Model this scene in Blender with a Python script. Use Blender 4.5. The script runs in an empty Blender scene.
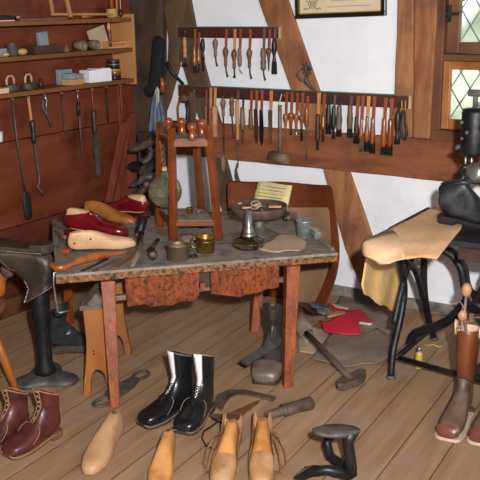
import bpy, bmesh, math, random
from mathutils import Vector as V, Matrix, noise
random.seed(7)
C = bpy.context.scene.collection
PI = math.pi
# ------------------------------------------------------------------ camera model
FPX = 876.0; EYE = V((0, 0, 1.6))
Zc = V((-49, 3250, 876)).normalized(); Yc = V((590, 245, -876)); Yc = (Yc - Zc * Yc.dot(Zc)).normalized(); Xc = Yc.cross(Zc)
RM = Matrix((Xc, Yc, Zc))                       # world from camera
YB = 4.243; XL = -3.509                         # back wall, left wall
def ray(x, y): return RM @ V((x - 240, 240 - y, -FPX)).normalized()
def F(x, y, z=0.0):
    r = ray(x, y); return EYE + r * ((z - EYE.z) / r.z)
def W(x, y, off=0.0):
    r = ray(x, y); return EYE + r * ((YB - off) / r.y)
def L(x, y, off=0.0):
    r = ray(x, y); return EYE + r * ((XL + off) / r.x)
def onY(x, y, yy):
    r = ray(x, y); return EYE + r * (yy / r.y)
def onX(x, y, xx):
    r = ray(x, y); return EYE + r * (xx / r.x)
def pj(p):
    c = RM.transposed() @ (V(p) - EYE); return 240 + FPX * c.x / -c.z, 240 - FPX * c.y / -c.z
def hz(b, y):                                   # height on the upright line through b seen at row y
    lo, hi = -.6, 2.4
    for _ in range(40):
        m = (lo + hi) / 2
        if pj((b[0], b[1], m))[1] > y: lo = m
        else: hi = m
    return lo
def head(a, b): return math.atan2(-(b[0] - a[0]), b[1] - a[1])   # turn that points local +Y from a to b
# ------------------------------------------------------------------ materials
def lin(h):
    h = h.lstrip('#'); o = []
    for i in (0, 2, 4):
        c = int(h[i:i+2], 16) / 255; o.append(c / 12.92 if c <= .04045 else ((c + .055) / 1.055) ** 2.4)
    return (*o, 1)
MATS = {}
def mat(name, c1, c2=None, rough=.6, metal=0., scale=8., st=(1, 1, 1), bump=.25, c3=None, blot=3., b0=.5, b1=.68, spec=.5, coat=0., dist=0., lo=.32, hi=.68):
    m = bpy.data.materials.new(name); m.use_nodes = True; N = m.node_tree.nodes; K = m.node_tree.links
    b = N['Principled BSDF']; b.inputs['Roughness'].default_value = rough; b.inputs['Metallic'].default_value = metal
    b.inputs['Specular IOR Level'].default_value = spec; b.inputs['Coat Weight'].default_value = coat; b.inputs['Coat Roughness'].default_value = .15
    tc = N.new('ShaderNodeTexCoord'); oi = N.new('ShaderNodeObjectInfo')
    add = N.new('ShaderNodeVectorMath'); add.operation = 'ADD'; K.new(tc.outputs['Object'], add.inputs[0])
    mul = N.new('ShaderNodeMath'); mul.operation = 'MULTIPLY'; mul.inputs[1].default_value = 17.; K.new(oi.outputs['Random'], mul.inputs[0]); K.new(mul.outputs[0], add.inputs[1])
    mp = N.new('ShaderNodeMapping'); mp.inputs['Scale'].default_value = [scale * q for q in st]; K.new(add.outputs[0], mp.inputs[0])
    n1 = N.new('ShaderNodeTexNoise'); n1.inputs['Scale'].default_value = 1.; n1.inputs['Detail'].default_value = 5; n1.inputs['Roughness'].default_value = .62; n1.inputs['Distortion'].default_value = dist
    K.new(mp.outputs[0], n1.inputs['Vector'])
    r = N.new('ShaderNodeValToRGB'); r.color_ramp.elements[0].color = lin(c1); r.color_ramp.elements[1].color = lin(c2 or c1)
    r.color_ramp.elements[0].position = lo; r.color_ramp.elements[1].position = hi; K.new(n1.outputs['Fac'], r.inputs[0]); out = r.outputs[0]
    if c3:
        n2 = N.new('ShaderNodeTexNoise'); n2.inputs['Scale'].default_value = blot; n2.inputs['Detail'].default_value = 6; n2.inputs['Roughness'].default_value = .65; K.new(add.outputs[0], n2.inputs['Vector'])
        r2 = N.new('ShaderNodeValToRGB'); r2.color_ramp.elements[0].position = b0; r2.color_ramp.elements[1].position = b1; K.new(n2.outputs['Fac'], r2.inputs[0])
        mx = N.new('ShaderNodeMixRGB'); K.new(r2.outputs[0], mx.inputs[0]); K.new(out, mx.inputs[1]); mx.inputs[2].default_value = lin(c3); out = mx.outputs[0]
    K.new(out, b.inputs['Base Color'])
    if bump:
        bp = N.new('ShaderNodeBump'); bp.inputs['Strength'].default_value = bump; bp.inputs['Distance'].default_value = .006; K.new(n1.outputs['Fac'], bp.inputs['Height']); K.new(bp.outputs[0], b.inputs['Normal'])
    MATS[name] = m; return m
# ------------------------------------------------------------------ mesh builder
def align(d, up=V((0, 0, 1))):
    d = V(d).normalized()
    if abs(d.dot(up)) > .98: up = V((1, 0, 0))
    x = up.cross(d).normalized(); y = d.cross(x); return Matrix((x, y, d)).transposed()
class MB:
    def __init__(s): s.v = []; s.f = []; s.sm = []
    def add(s, vs, fs, smooth=False):
        k = len(s.v); s.v += [V(p) for p in vs]; s.f += [[i + k for i in f] for f in fs]; s.sm += [smooth] * len(fs); return s
    def box(s, c, d, R=None):
        c = V(c); vs = []
        for x in (-.5, .5):
            for y in (-.5, .5):
                for z in (-.5, .5):
                    p = V((x * d[0], y * d[1], z * d[2])); vs.append(c + (R @ p if R else p))
        return s.add(vs, [(0, 1, 3, 2), (4, 6, 7, 5), (0, 4, 5, 1), (2, 3, 7, 6), (0, 2, 6, 4), (1, 5, 7, 3)])
    def beam(s, a, b, w, h, up=V((0, 0, 1)), w2=None, h2=None):   # squared bar from a to b
        a = V(a); b = V(b); R = align(b - a, up); w2 = w2 or w; h2 = h2 or h
        vs = []
        for c, ww, hh in ((a, w, h), (b, w2, h2)):
            for x, y in ((-.5, -.5), (.5, -.5), (.5, .5), (-.5, .5)): vs.append(c + R @ V((x * ww, y * hh, 0)))
        return s.add(vs, [(3, 2, 1, 0), (4, 5, 6, 7), (0, 1, 5, 4), (1, 2, 6, 5), (2, 3, 7, 6), (3, 0, 4, 7)])
    def loft(s, rings, c0=True, c1=True, closed=True, smooth=True):
        n = len(rings[0]); vs = [p for r in rings for p in r]; fs = []
        for i in range(len(rings) - 1):
            for j in range(n if closed else n - 1):
                k = (j + 1) % n; fs.append((i * n + j, i * n + k, (i + 1) * n + k, (i + 1) * n + j))
        if c0: fs.append(tuple(range(n))[::-1])
        if c1: fs.append(tuple((len(rings) - 1) * n + j for j in range(n)))
        return s.add(vs, fs, smooth)
    def tube(s, pts, rad, n=8, cap=True, flat=1.0):
        pts = [V(p) for p in pts]; rad = rad if isinstance(rad, (list, tuple)) else [rad] * len(pts)
        rings = []; x = None
        for i, p in enumerate(pts):
            d = (pts[min(i + 1, len(pts) - 1)] - pts[max(i - 1, 0)]).normalized()
            if x is None: x = align(d).col[0].copy()
            x = (x - d * x.dot(d)); x = x.normalized() if x.length > 1e-6 else align(d).col[0].copy()
            y = d.cross(x)
            rings.append([p + x * math.cos(2 * PI * k / n) * rad[i] + y * math.sin(2 * PI * k / n) * rad[i] * flat for k in range(n)])
        return s.loft(rings, cap, cap)
    def lathe(s, prof, o=(0, 0, 0), d=(0, 0, 1), n=16, c0=True, c1=True):
        o = V(o); R = align(d)
        return s.loft([[o + R @ V((r * math.cos(2 * PI * k / n), r * math.sin(2 * PI * k / n), z)) for k in range(n)] for r, z in prof], c0, c1)
    def ell(s, c, r, n=12, m=8, R=None):
        c = V(c); rings = []
        for i in range(m + 1):
            t = PI * i / m; q = max(math.sin(t), .02)
            rings.append([c + ((R @ V((r[0] * q * math.cos(2 * PI * k / n), r[1] * q * math.sin(2 * PI * k / n), -r[2] * math.cos(t)))) if R else V((r[0] * q * math.cos(2 * PI * k / n), r[1] * q * math.sin(2 * PI * k / n), -r[2] * math.cos(t)))) for k in range(n)])
        return s.loft(rings)
    def prism(s, pts, vec):
        pts = [V(p) for p in pts]; vec = V(vec); n = len(pts)
        return s.add(pts + [p + vec for p in pts], [tuple(range(n))[::-1], tuple(range(n, 2 * n))] + [(i, (i + 1) % n, n + (i + 1) % n, n + i) for i in range(n)])
    def grid(s, rows): return s.loft(rows, False, False, False)
    def build(s, name, m, parent=None, world=False, bevel=0., sub=0, solid=0., wob=0., wsc=6., loc=None):
        off = V((0, 0, 0))
        me = bpy.data.meshes.new(name); vs = s.v
        if parent is not None and world:
            bpy.context.view_layer.update(); inv = wm(parent).inverted(); vs = [inv @ p for p in vs]
        if parent is None and loc is not None: off = V(loc); vs = [p - off for p in vs] if world else vs
        if parent is None and loc is None and name.split('_')[0] not in ('wall', 'floor', 'trim', 'ceiling', 'baseboard', 'window'):
            lo = [min(p[i] for p in vs) for i in range(3)]; hi = [max(p[i] for p in vs) for i in range(3)]
            off = V(((lo[0] + hi[0]) / 2, (lo[1] + hi[1]) / 2, lo[2])); vs = [p - off for p in vs]
        me.from_pydata([tuple(p) for p in vs], [], s.f); me.polygons.foreach_set('use_smooth', s.sm)
        bm = bmesh.new(); bm.from_mesh(me); bmesh.ops.recalc_face_normals(bm, faces=bm.faces)
        if wob:
            for q in bm.verts:
                n_ = noise.noise_vector(q.co * wsc + off * wsc); q.co += n_ * wob
        bm.to_mesh(me); bm.free()
        o = bpy.data.objects.new(name, me); C.objects.link(o); me.materials.append(MATS[m] if isinstance(m, str) else m)
        if parent is not None: o.parent = parent
        o.location = off
        if bevel:
            q = o.modifiers.new('bevel', 'BEVEL'); q.width = bevel; q.segments = 2; q.limit_method = 'ANGLE'; q.angle_limit = .7
        if solid: q = o.modifiers.new('solid', 'SOLIDIFY'); q.thickness = solid; q.offset = 0
        if sub: q = o.modifiers.new('sub', 'SUBSURF'); q.levels = sub; q.render_levels = sub
        return o
def wm(o):
    m = Matrix.LocRotScale(o.location, o.rotation_euler, o.scale)
    return wm(o.parent) @ m if o.parent else m
def tag(o, label, cat, group=None, kind=None):
    if label: o['label'] = label
    if cat: o['category'] = cat
    if group: o['group'] = group
    if kind: o['kind'] = kind
    return o
def T(name, label, cat, loc=(0, 0, 0), rz=0., group=None, rot=None):
    o = bpy.data.objects.new(name, None); C.objects.link(o); o.empty_display_size = .05
    o.location = loc; o.rotation_euler = rot if rot else (0, 0, rz)
    return tag(o, label, cat, group)
def S(o): o['kind'] = 'structure'; return o
def sheet(outline, m, name, label, cat, thick=.003, wav=.008, wsc=7., group=None, cuts=3, lift=0., parent=None):
    bm = bmesh.new(); f = bm.faces.new([bm.verts.new(V(p)) for p in outline]); bmesh.ops.triangulate(bm, faces=[f])
    for _ in range(cuts): bmesh.ops.subdivide_edges(bm, edges=[e for e in bm.edges if e.calc_length() > .03], cuts=1, use_grid_fill=True)
    bmesh.ops.triangulate(bm, faces=bm.faces)
    bm.normal_update()
    nn = sum((f.normal * f.calc_area() for f in bm.faces), V()).normalized()
    if nn.z < 0 and abs(nn.z) > .3: nn = -nn
    for q in bm.verts: q.co += nn * (wav * (noise.noise(q.co * wsc) + .55) + lift)
    lo = min(q.co.z for q in bm.verts); cx = sum((q.co for q in bm.verts), V()) / len(bm.verts); off = V((cx.x, cx.y, lo))
    if parent is not None: off = V(); 
    for q in bm.verts: q.co -= off
    me = bpy.data.meshes.new(name); bm.to_mesh(me); bm.free(); me.polygons.foreach_set('use_smooth', [True] * len(me.polygons))
    o = bpy.data.objects.new(name, me); C.objects.link(o); o.location = off; me.materials.append(MATS[m])
    q = o.modifiers.new('solid', 'SOLIDIFY'); q.thickness = thick; q.offset = 0
    if parent is not None: o.parent = parent
    else: tag(o, label, cat, group)
    return o
# ------------------------------------------------------------------ palette
mat('plaster', '#f1f0f0', '#e4e2e4', .9, scale=3, bump=.35, c3='#dcd8d6', blot=2, b0=.55, b1=.8, spec=.2)
mat('timber', '#713a22', '#96592f', .75, scale=14, st=(.22, 1, 1), bump=.5, c3='#522a1b', blot=2.5, dist=.6)
mat('timber_up', '#7d4a2a', '#ab7448', .75, scale=14, st=(1, 1, .16), bump=.5, c3='#6a402a', blot=2.5, dist=.5)
mat('timber_dark', '#3a2a1e', '#5c4430', .85, scale=9, st=(1, 1, .22), bump=.6, c3='#2c221b', blot=3., dist=.5)
mat('timber_old', '#4c3827', '#6b5036', .9, scale=14, st=(1, 1, .2), bump=.6, c3='#3a2c20', blot=4., dist=.6)
mat('panel', '#5f2a18', '#80412a', .5, scale=7, st=(1, .25, 1), bump=.2, c3='#471c0e', blot=3., dist=.5, spec=.35)
mat('panel_low', '#57251a', '#6e3122', .6, scale=7, st=(1, .25, 1), bump=.2, c3='#3b1a12', blot=3., spec=.3)
mat('leaning_wood', '#6a2f22', '#8a4632', .6, scale=14, st=(1, 1, .12), bump=.3, spec=.3)
mat('shelf_wood', '#6a3d1c', '#855029', .6, scale=10, st=(1, .2, 1), bump=.2)
mat('shelf_end', '#a9703c', '#c38b55', .6, scale=10, st=(1, 1, .2), bump=.2)
mat('sash_upper', '#5d371d', '#7d4f2b', .5, scale=9, st=(.6, 1, .4), bump=.2, c3='#472914', blot=4)
mat('sash', '#8a4e20', '#b06c34', .45, scale=9, st=(.6, 1, .4), bump=.2, c3='#6c3a18', blot=4)
mat('frame_dark', '#57301a', '#754626', .6, scale=9, st=(.5, 1, .4), bump=.3, c3='#3c2214', blot=4)
mat('rack_wood', '#3c1a14', '#54281c', .6, scale=12, st=(.15, 1, 1), bump=.2, c3='#2a1310', blot=8)
mat('rack_edge', '#b89468', '#caa87c', .7, bump=.1)
mat('table_top', '#776b5f', '#958879', .8, scale=18, bump=.5, c3='#564c43', blot=12, dist=.8, spec=.3)
mat('table_wood', '#642a0f', '#984a1d', .6, scale=44, st=(1, 1, .2), bump=.8, c3='#2c150a', blot=60, b0=.47, b1=.66, dist=.6, spec=.3)
mat('table_edge', '#6a3a1a', '#a46a34', .6, scale=60, bump=.7, c3='#20140d', blot=50, b0=.44, b1=.6)
mat('table_leg', '#65290a', '#964a14', .5, scale=30, st=(1, 1, .12), bump=.5, c3='#45210c', blot=40, b0=.5, b1=.75, spec=.3)
mat('stand_wood', '#622a10', '#884419', .45, scale=14, st=(1, 1, .15), bump=.25, c3='#4d210d', blot=10)
mat('stand_top', '#76685c', '#978a7e', .8, scale=20, bump=.3, c3='#554a42', blot=14)
mat('stool_wood', '#7c4519', '#9f6127', .5, scale=10, st=(1, 1, .2), bump=.2, c3='#7c4317', blot=5)
mat('stool_top', '#5b4b3f', '#77675a', .8, scale=14, bump=.3)
mat('amber', '#80401a', '#a8622a', .35, scale=14, st=(1, 1, .3), bump=.1, coat=.3)
mat('amber_red', '#77350f', '#9c4e1c', .32, scale=14, st=(1, 1, .3), bump=.1, coat=.4)
mat('strap_red', '#7c3822', '#9c5034', .6, bump=.1)
mat('strap_tan', '#b8773f', '#d19558', .6, bump=.1)
mat('strap_grey', '#5b4236', '#75594a', .7, bump=.1)
mat('wood_brown', '#5d3a25', '#7f5638', .5, scale=14, bump=.2)
mat('wood_grey', '#604a3a', '#87705c', .55, scale=14, bump=.2)
mat('wood_dark', '#2e1f18', '#4b3427', .5, scale=14, bump=.2)
mat('wood_pink', '#a6714f', '#c08c68', .5, scale=14, bump=.2)
mat('black_wood', '#16171a', '#2b2b2c', .45, scale=12, bump=.2)
mat('iron', '#2b2825', '#413b36', .5, .6, scale=20, bump=.3)
mat('iron_black', '#151516', '#26262a', .42, .45, scale=26, bump=.35, c3='#332e2b', blot=14)
mat('iron_rust', '#4a382e', '#6f584a', .65, .2, scale=26, bump=.5, c3='#382a23', blot=10)
mat('iron_grey', '#48443f', '#6b655e', .6, .35, scale=20, bump=.4, c3='#3b352f', blot=12)
mat('steel', '#8a8a88', '#b4b4b0', .35, .85, scale=20, bump=.1)
mat('zinc', '#7f8a85', '#a4aba5', .45, .6, scale=14, bump=.2, c3='#6a6f68', blot=12)
mat('zinc_brown', '#5e5140', '#86775c', .45, .6, scale=14, bump=.2, c3='#453b2e', blot=14)
mat('brass', '#7a5f2c', '#a98a48', .38, .85, scale=14, bump=.2, c3='#4f3d20', blot=16)
mat('red_leather', '#5b0a12', '#78111a', .22, scale=10, bump=.06, coat=.5)
mat('last_pale', '#c79a70', '#d8b28a', .5, scale=7, bump=.1, c3='#bb8a5c', blot=9)
mat('last_floor', '#a87e58', '#bf9670', .5, scale=7, bump=.1, c3='#96704a', blot=7)
mat('last_brown', '#8a5122', '#a96c33', .42, scale=8, bump=.1, c3='#744017', blot=7)
mat('last_amber', '#b6793f', '#cf9458', .4, scale=8, bump=.1, c3='#9a5f2c', blot=6, coat=.2)
mat('black_leather', '#0e0f10', '#1a1b1c', .3, scale=30, bump=.2, coat=.12)
mat('black_leather_dull', '#151617', '#2a2a2c', .45, scale=18, bump=.5, c3='#3c3c3e', blot=9)
mat('ox_leather', '#451f1c', '#64312c', .42, scale=18, bump=.4, coat=.12, c3='#321615', blot=12)
mat('ox_edge', '#8f6a4e', '#a5805f', .7, bump=.1)
mat('old_leather', '#2a211b', '#463a30', .42, scale=18, bump=.8, c3='#1a1512', blot=9)
mat('grey_leather', '#222222', '#3a3836', .5, scale=14, bump=.6, c3='#4d4843', blot=7)
mat('toe_leather', '#57493c', '#75665a', .38, scale=12, bump=.5, c3='#3c322a', blot=7)
mat('boot_brown', '#5c2d18', '#7e4526', .38, scale=8, st=(1, 1, .4), bump=.25, c3='#47210f', blot=5)
mat('boot_foot', '#584236', '#735a4b', .5, scale=12, bump=.4, c3='#453228', blot=7)
mat('boot_toe', '#5a2f1f', '#744231', .35, scale=12, bump=.3)
mat('lining', '#c3a184', '#d6b89c', .8, bump=.1)
mat('white_cloth', '#dcd8d0', '#efece6', .8, bump=.1)
mat('sole_dark', '#2b221c', '#43362c', .7, bump=.2)
mat('welt', '#b29b7e', '#c9b396', .7, bump=.1)
mat('tan_upper', '#a17248', '#bb9067', .55, scale=10, bump=.25, c3='#8f6038', blot=7)
mat('hide_tan', '#d0a075', '#e2b990', .5, scale=5, bump=.2, c3='#c6925f', blot=4)
mat('hide_pink', '#d5a880', '#e2bc98', .55, scale=5, bump=.2, c3='#c8976e', blot=4)
mat('hide_yellow', '#d6a866', '#e4be86', .5, scale=5, bump=.25, c3='#c89750', blot=4)
mat('scrap_tan', '#a98a74', '#bfa18a', .8, scale=12, bump=.3)
mat('suede', '#776558', '#8d7a6b', .9, scale=14, bump=.4, c3='#675549', blot=5)
mat('sheet_brown', '#5e2b15', '#7c4224', .5, scale=5, bump=.15, c3='#4e2411', blot=3, spec=.35)
mat('sheet_rough', '#7d5d43', '#906d50', .8, scale=9, bump=.2)
mat('red_felt', '#b4182a', '#c92236', .75, bump=.2)
mat('paper', '#d9c58a', '#e4d29c', .8, scale=6, bump=.1)
mat('paper_old', '#cfb795', '#dcc7a6', .8, scale=8, bump=.05)
mat('ink', '#4b4034', '#5c4f40', .8, bump=0)
mat('blue_cloth', '#586473', '#6a7889', .9, scale=14, bump=.3, c3='#4b5767', blot=6)
mat('cord_pale', '#c8bfae', '#dcd4c4', .8, bump=.1)
mat('cord_brown', '#7a4a2e', '#94603e', .7, bump=.1)
mat('lace_black', '#111113', '#1c1c1e', .7, bump=.1)
mat('whetstone', '#757f86', '#8c969b', .8, bump=.2)
mat('box_white', '#dfdce0', '#ecebee', .8, bump=.05)
mat('card', '#b59a80', '#c6ac92', .8, bump=.05)
mat('box_tan', '#b98350', '#c99764', .8, bump=.05)
mat('print_red', '#b04a30', '#bd5c3e', .8, bump=0)
mat('tin_black', '#141414', '#222222', .35, bump=0)
mat('tin_red', '#7c1518', '#9a2023', .4, bump=0)
mat('tin_yellow', '#a5791e', '#b98c2c', .4, bump=0)
mat('pot_yellow', '#a89248', '#c1aa62', .6, bump=.2)
mat('pale_wood', '#b98f66', '#cda680', .6, scale=10, bump=.1)
mat('frame_black', '#0e0d0d', '#1a1817', .3, bump=.05, coat=.3)
mat('gilt', '#a8822f', '#c49c42', .4, .7, bump=.1)
mat('lead', '#7c828a', '#959ba2', .5, .4, bump=.1)
mat('green_paint', '#3e6b57', '#4c7a64', .6, bump=.1)
mat('grass', '#d3d8ca', '#e6eade', .95, scale=2, bump=.2)
mat('leaf', '#c9d1bd', '#dfe5d5', .9, scale=4, bump=.2)
mat('teal', '#3f5f6e', '#55788a', .6, bump=.2)
mat('ember', '#c98a5a', '#dba373', .7, bump=.2)
mat('soot_black', '#0e0d0d', '#1c1a19', .9, bump=.2)
mat('wool', '#141617', '#272a2c', .95, scale=30, bump=.8)
mat('fringe', '#3d332c', '#574a41', .95, scale=40, st=(1, 1, .2), bump=.8)
mat('liquid_label', '#b9973a', '#cfb052', .4, scale=20, bump=.1, coat=.4)
def glassmat(name, col, rough=.0, ior=1.45, tr=1.):
    m = bpy.data.materials.new(name); m.use_nodes = True; b = m.node_tree.nodes['Principled BSDF']
    b.inputs['Base Color'].default_value = lin(col); b.inputs['Roughness'].default_value = rough; b.inputs['Transmission Weight'].default_value = tr; b.inputs['IOR'].default_value = ior
    MATS[name] = m
glassmat('glass', '#e6e8d4', 0, 1.45, .93); glassmat('water', '#e2c566', 0, 1.33, .9); glassmat('lamp_glass', '#cfd6cf', .03)
def panemat():
    m = bpy.data.materials.new('pane_glass'); m.use_nodes = True; N = m.node_tree.nodes; K = m.node_tree.links; N.remove(N['Principled BSDF'])
    t = N.new('ShaderNodeBsdfTransparent'); t.inputs[0].default_value = (.95, .97, .94, 1); g = N.new('ShaderNodeBsdfGlossy'); g.inputs['Roughness'].default_value = .05
    f = N.new('ShaderNodeFresnel'); mx = N.new('ShaderNodeMixShader'); K.new(f.outputs[0], mx.inputs[0]); K.new(t.outputs[0], mx.inputs[1]); K.new(g.outputs[0], mx.inputs[2]); K.new(mx.outputs[0], N['Material Output'].inputs[0]); MATS['pane_glass'] = m
panemat()
def floormat():
    m = bpy.data.materials.new('floor_planks'); m.use_nodes = True; N = m.node_tree.nodes; K = m.node_tree.links; b = N['Principled BSDF']
    def math_(op, a, bb=None):
        n = N.new('ShaderNodeMath'); n.operation = op
        for i, q in enumerate((a, bb)):
            if q is None: continue
            if isinstance(q, (int, float)): n.inputs[i].default_value = q
            else: K.new(q, n.inputs[i])
        return n.outputs[0]
    tc = N.new('ShaderNodeTexCoord'); mp = N.new('ShaderNodeMapping'); mp.inputs['Rotation'].default_value = (0, 0, math.radians(-3.7)); K.new(tc.outputs['Object'], mp.inputs[0])
    sp = N.new('ShaderNodeSeparateXYZ'); K.new(mp.outputs[0], sp.inputs[0])
    u = math_('DIVIDE', math_('ADD', sp.outputs[0], FLOOR_OFF), FLOOR_W); fl = math_('FLOOR', u); fr = math_('FRACT', u)
    wn = N.new('ShaderNodeTexWhiteNoise'); wn.noise_dimensions = '1D'; K.new(fl, wn.inputs['W'])
    cb = N.new('ShaderNodeCombineXYZ'); K.new(math_('MULTIPLY', sp.outputs[0], 26.), cb.inputs[0]); K.new(math_('ADD', math_('MULTIPLY', sp.outputs[1], 2.2), math_('MULTIPLY', wn.outputs[0], 40.)), cb.inputs[1]); K.new(math_('MULTIPLY', wn.outputs[0], 20.), cb.inputs[2])
    n1 = N.new('ShaderNodeTexNoise'); n1.inputs['Scale'].default_value = 1; n1.inputs['Detail'].default_value = 5; n1.inputs['Distortion'].default_value = .5; K.new(cb.outputs[0], n1.inputs['Vector'])
    r = N.new('ShaderNodeValToRGB'); r.color_ramp.elements[0].color = lin('#8f6d50'); r.color_ramp.elements[1].color = lin('#ad8b69'); r.color_ramp.elements[0].position = .3; r.color_ramp.elements[1].position = .7; K.new(n1.outputs[0], r.inputs[0])
    n2 = N.new('ShaderNodeTexNoise'); n2.inputs['Scale'].default_value = 5; n2.inputs['Detail'].default_value = 5; K.new(tc.outputs['Object'], n2.inputs['Vector'])
    r2 = N.new('ShaderNodeValToRGB'); r2.color_ramp.elements[0].position = .5; r2.color_ramp.elements[1].position = .8; K.new(n2.outputs[0], r2.inputs[0])
    mx = N.new('ShaderNodeMixRGB'); K.new(r2.outputs[0], mx.inputs[0]); K.new(r.outputs[0], mx.inputs[1]); mx.inputs[2].default_value = lin('#a18974')
    hv = N.new('ShaderNodeHueSaturation'); K.new(mx.outputs[0], hv.inputs['Color']); K.new(math_('ADD', math_('MULTIPLY', wn.outputs[0], .16), .92), hv.inputs['Value'])
    # joints between the boards
    d = math_('MINIMUM', fr, math_('SUBTRACT', 1., fr)); g = math_('LESS_THAN', d, .013)
    m2 = N.new('ShaderNodeMixRGB'); K.new(g, m2.inputs[0]); K.new(hv.outputs[0], m2.inputs[1]); m2.inputs[2].default_value = lin('#4d3828'); K.new(m2.outputs[0], b.inputs['Base Color'])
    b.inputs['Roughness'].default_value = .6; b.inputs['Specular IOR Level'].default_value = .35
    bp = N.new('ShaderNodeBump'); bp.inputs['Strength'].default_value = .25; bp.inputs['Distance'].default_value = .004; K.new(math_('SUBTRACT', n1.outputs[0], math_('MULTIPLY', g, 2.)), bp.inputs['Height']); K.new(bp.outputs[0], b.inputs['Normal'])
    MATS['floor_planks'] = m
FLOOR_W = .163; FLOOR_OFF = .938+.163*40
floormat()
# ------------------------------------------------------------------ the room
CEIL = 2.35
S(MB().box((-.7, 1.9, -.02), (6.2, 5.2, .04)).build('floor', 'floor_planks'))
S(MB().box((-.9, 2.1, CEIL + .03), (5.4, 4.6, .06)).build('ceiling', 'timber_dark'))
# panelled left wall: boards with open joints
mb = MB()
for z0, z1 in ((.466, .919), (.924, 1.5), (1.504, 1.95), (1.955, CEIL)):
    mb.box((XL - .02, 1.72, (z0 + z1) / 2), (.04, 5.05, z1 - z0))
mb.box((XL - .045, 1.85, CEIL / 2), (.03, 4.9, CEIL))
S(mb.build('wall_left', 'panel', bevel=.003))
S(MB().box((XL - .012, 1.8, .235), (.036, 4.9, .455)).build('baseboard_left', 'panel_low', bevel=.004))
S(MB().box((XL + .03, 1.8, .05), (.05, 4.85, .1)).build('trim_1', 'frame_dark', bevel=.006))
S(MB().box((XL + .006, 4.052, 1.02), (.012, .012, .36)).build('trim_2', 'leaning_wood'))
# plastered back wall around the window opening
wx0 = W(440, 20).x; wx1 = -.70; wz0 = .955; wz1 = 1.75
mb = MB()
mb.box(((-3.6 + wx0) / 2, YB + .06, CEIL / 2), (wx0 + 3.6, .12, CEIL))
mb.box(((wx1 + 1.6) / 2, YB + .06, CEIL / 2), (1.6 - wx1, .12, CEIL))
mb.box(((wx0 + wx1) / 2, YB + .06, wz0 / 2), (wx1 - wx0, .12, wz0))
mb.box(((wx0 + wx1) / 2, YB + .06, (wz1 + CEIL) / 2), (wx1 - wx0, .12, CEIL - wz1))
S(mb.build('wall_back', 'plaster'))
S(MB().box((-.9, YB - .011, .03), (5., .022, .06)).build('baseboard_back', 'table_top', bevel=.004))
def timber(name, poly, m, off=.02, bev=.008, wob=.006):
    pts = [W(x, y, off) for x, y in poly]
    # cut the long sides into short runs so that the hewn edge can wander
    q = []
    for i, p in enumerate(pts):
        n = pts[(i + 1) % len(pts)]; k = max(1, int((n - p).length / .12))
        q += [p.lerp(n, j / k) for j in range(k)]
    mb = MB().prism(q, (0, off + .01, 0))
    for i in range(len(mb.v)): mb.v[i].x += wob * noise.noise(V((mb.v[i].x * 5, 0, mb.v[i].z * 5))); mb.v[i].z += wob * noise.noise(V((mb.v[i].x * 5 + 9, 2, mb.v[i].z * 5)))
    return S(mb.build(name, m, bevel=bev))
def zx(x, z, off): return pj((x, YB - off, z))
b0 = zx(-3.49, .925, .03); b1 = zx(1.5, .917, .03); b2 = zx(1.5, .708, .03); b3 = zx(-3.49, .722, .03)
timber('trim_3', [b0, b1, b2, b3], 'timber', .03)                                          # level wall beam
timber('trim_4', [(399, -90), (415, -90), (413.5, 0), (412.3, 138.6), (391.5, 137.6), (394, 95), (397, 0)], 'timber_up', .026)
timber('trim_5', [(416, -90), (441, -90), (437, 0), (432, 95), (429, 139.8), (412.8, 138.8), (414, 0)], 'timber_up', .030)
timber('trim_6', [(224, -90), (258, -90), (287.5, 0), (318.5, 89.6), (332, 133.5), (306.5, 132.5), (290, 87.5), (257.7, 0)], 'timber_up', .018)
timber('trim_7', [(322, 168), (349, 171), (372, 237), (394, 298), (363, 293), (345, 250)], 'timber_up', .018)
timber('trim_8', [(150, -60), (184, -60), (190.5, 0), (195.5, 30), (209, 86), (222, 130), (201, 129), (186, 80), (172, 30), (160, 0)], 'timber_old', .02)
timber('trim_9', [(206, 158), (226, 159.5), (240, 214), (262, 283), (245, 280), (222, 214)], 'timber_old', .018)
timber('trim_10', [zx(XL - .03, 1.9, .05), (161, -70), (161.5, 20), (162, 120), (164, 262), zx(XL - .03, .0, .05), zx(XL - .03, 1., .05)], 'timber_dark', .05)
timber('trim_11', [(163, 6), (170, 2), (179, 30), (178.5, 66), (169, 100), (163, 116), (162.6, 92), (167, 66), (168, 40)], 'timber_old', .024, .006)
# ------------------------------------------------------------------ leaded window
OFW = -.02
def wbox(mb, x0, x1, z0, z1, y0, y1): mb.box(((x0 + x1) / 2, (y0 + y1) / 2, (z0 + z1) / 2), (x1 - x0, y1 - y0, z1 - z0))
win = bpy.data.objects.new('window_1', None); C.objects.link(win); win.location = ((wx0 + wx1) / 2, YB, wz0); win['kind'] = 'structure'
fr = MB(); xa = wx0 - .045; xb = wx1 + .005
zt0 = W(450, 60).z; zt1 = W(450, 46.5).z
wbox(fr, xa, xa + .075, wz0 - .03, wz1, YB - .02, YB + .1); wbox(fr, xb - .035, xb, wz0 - .03, wz1, YB - .02, YB + .1)
wbox(fr, xa + .035, xb - .035, wz0 - .035, wz0 + .02, YB - .03, YB + .1); wbox(fr, xa + .035, xb - .035, wz1 - .04, wz1, YB - .02, YB + .1)
wbox(fr, xa + .035, xb - .035, zt0 - .004, zt0 + .028, YB - .012, YB + .08)
fr.build('window_frame', 'frame_dark', win, world=True, bevel=.004)
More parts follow.
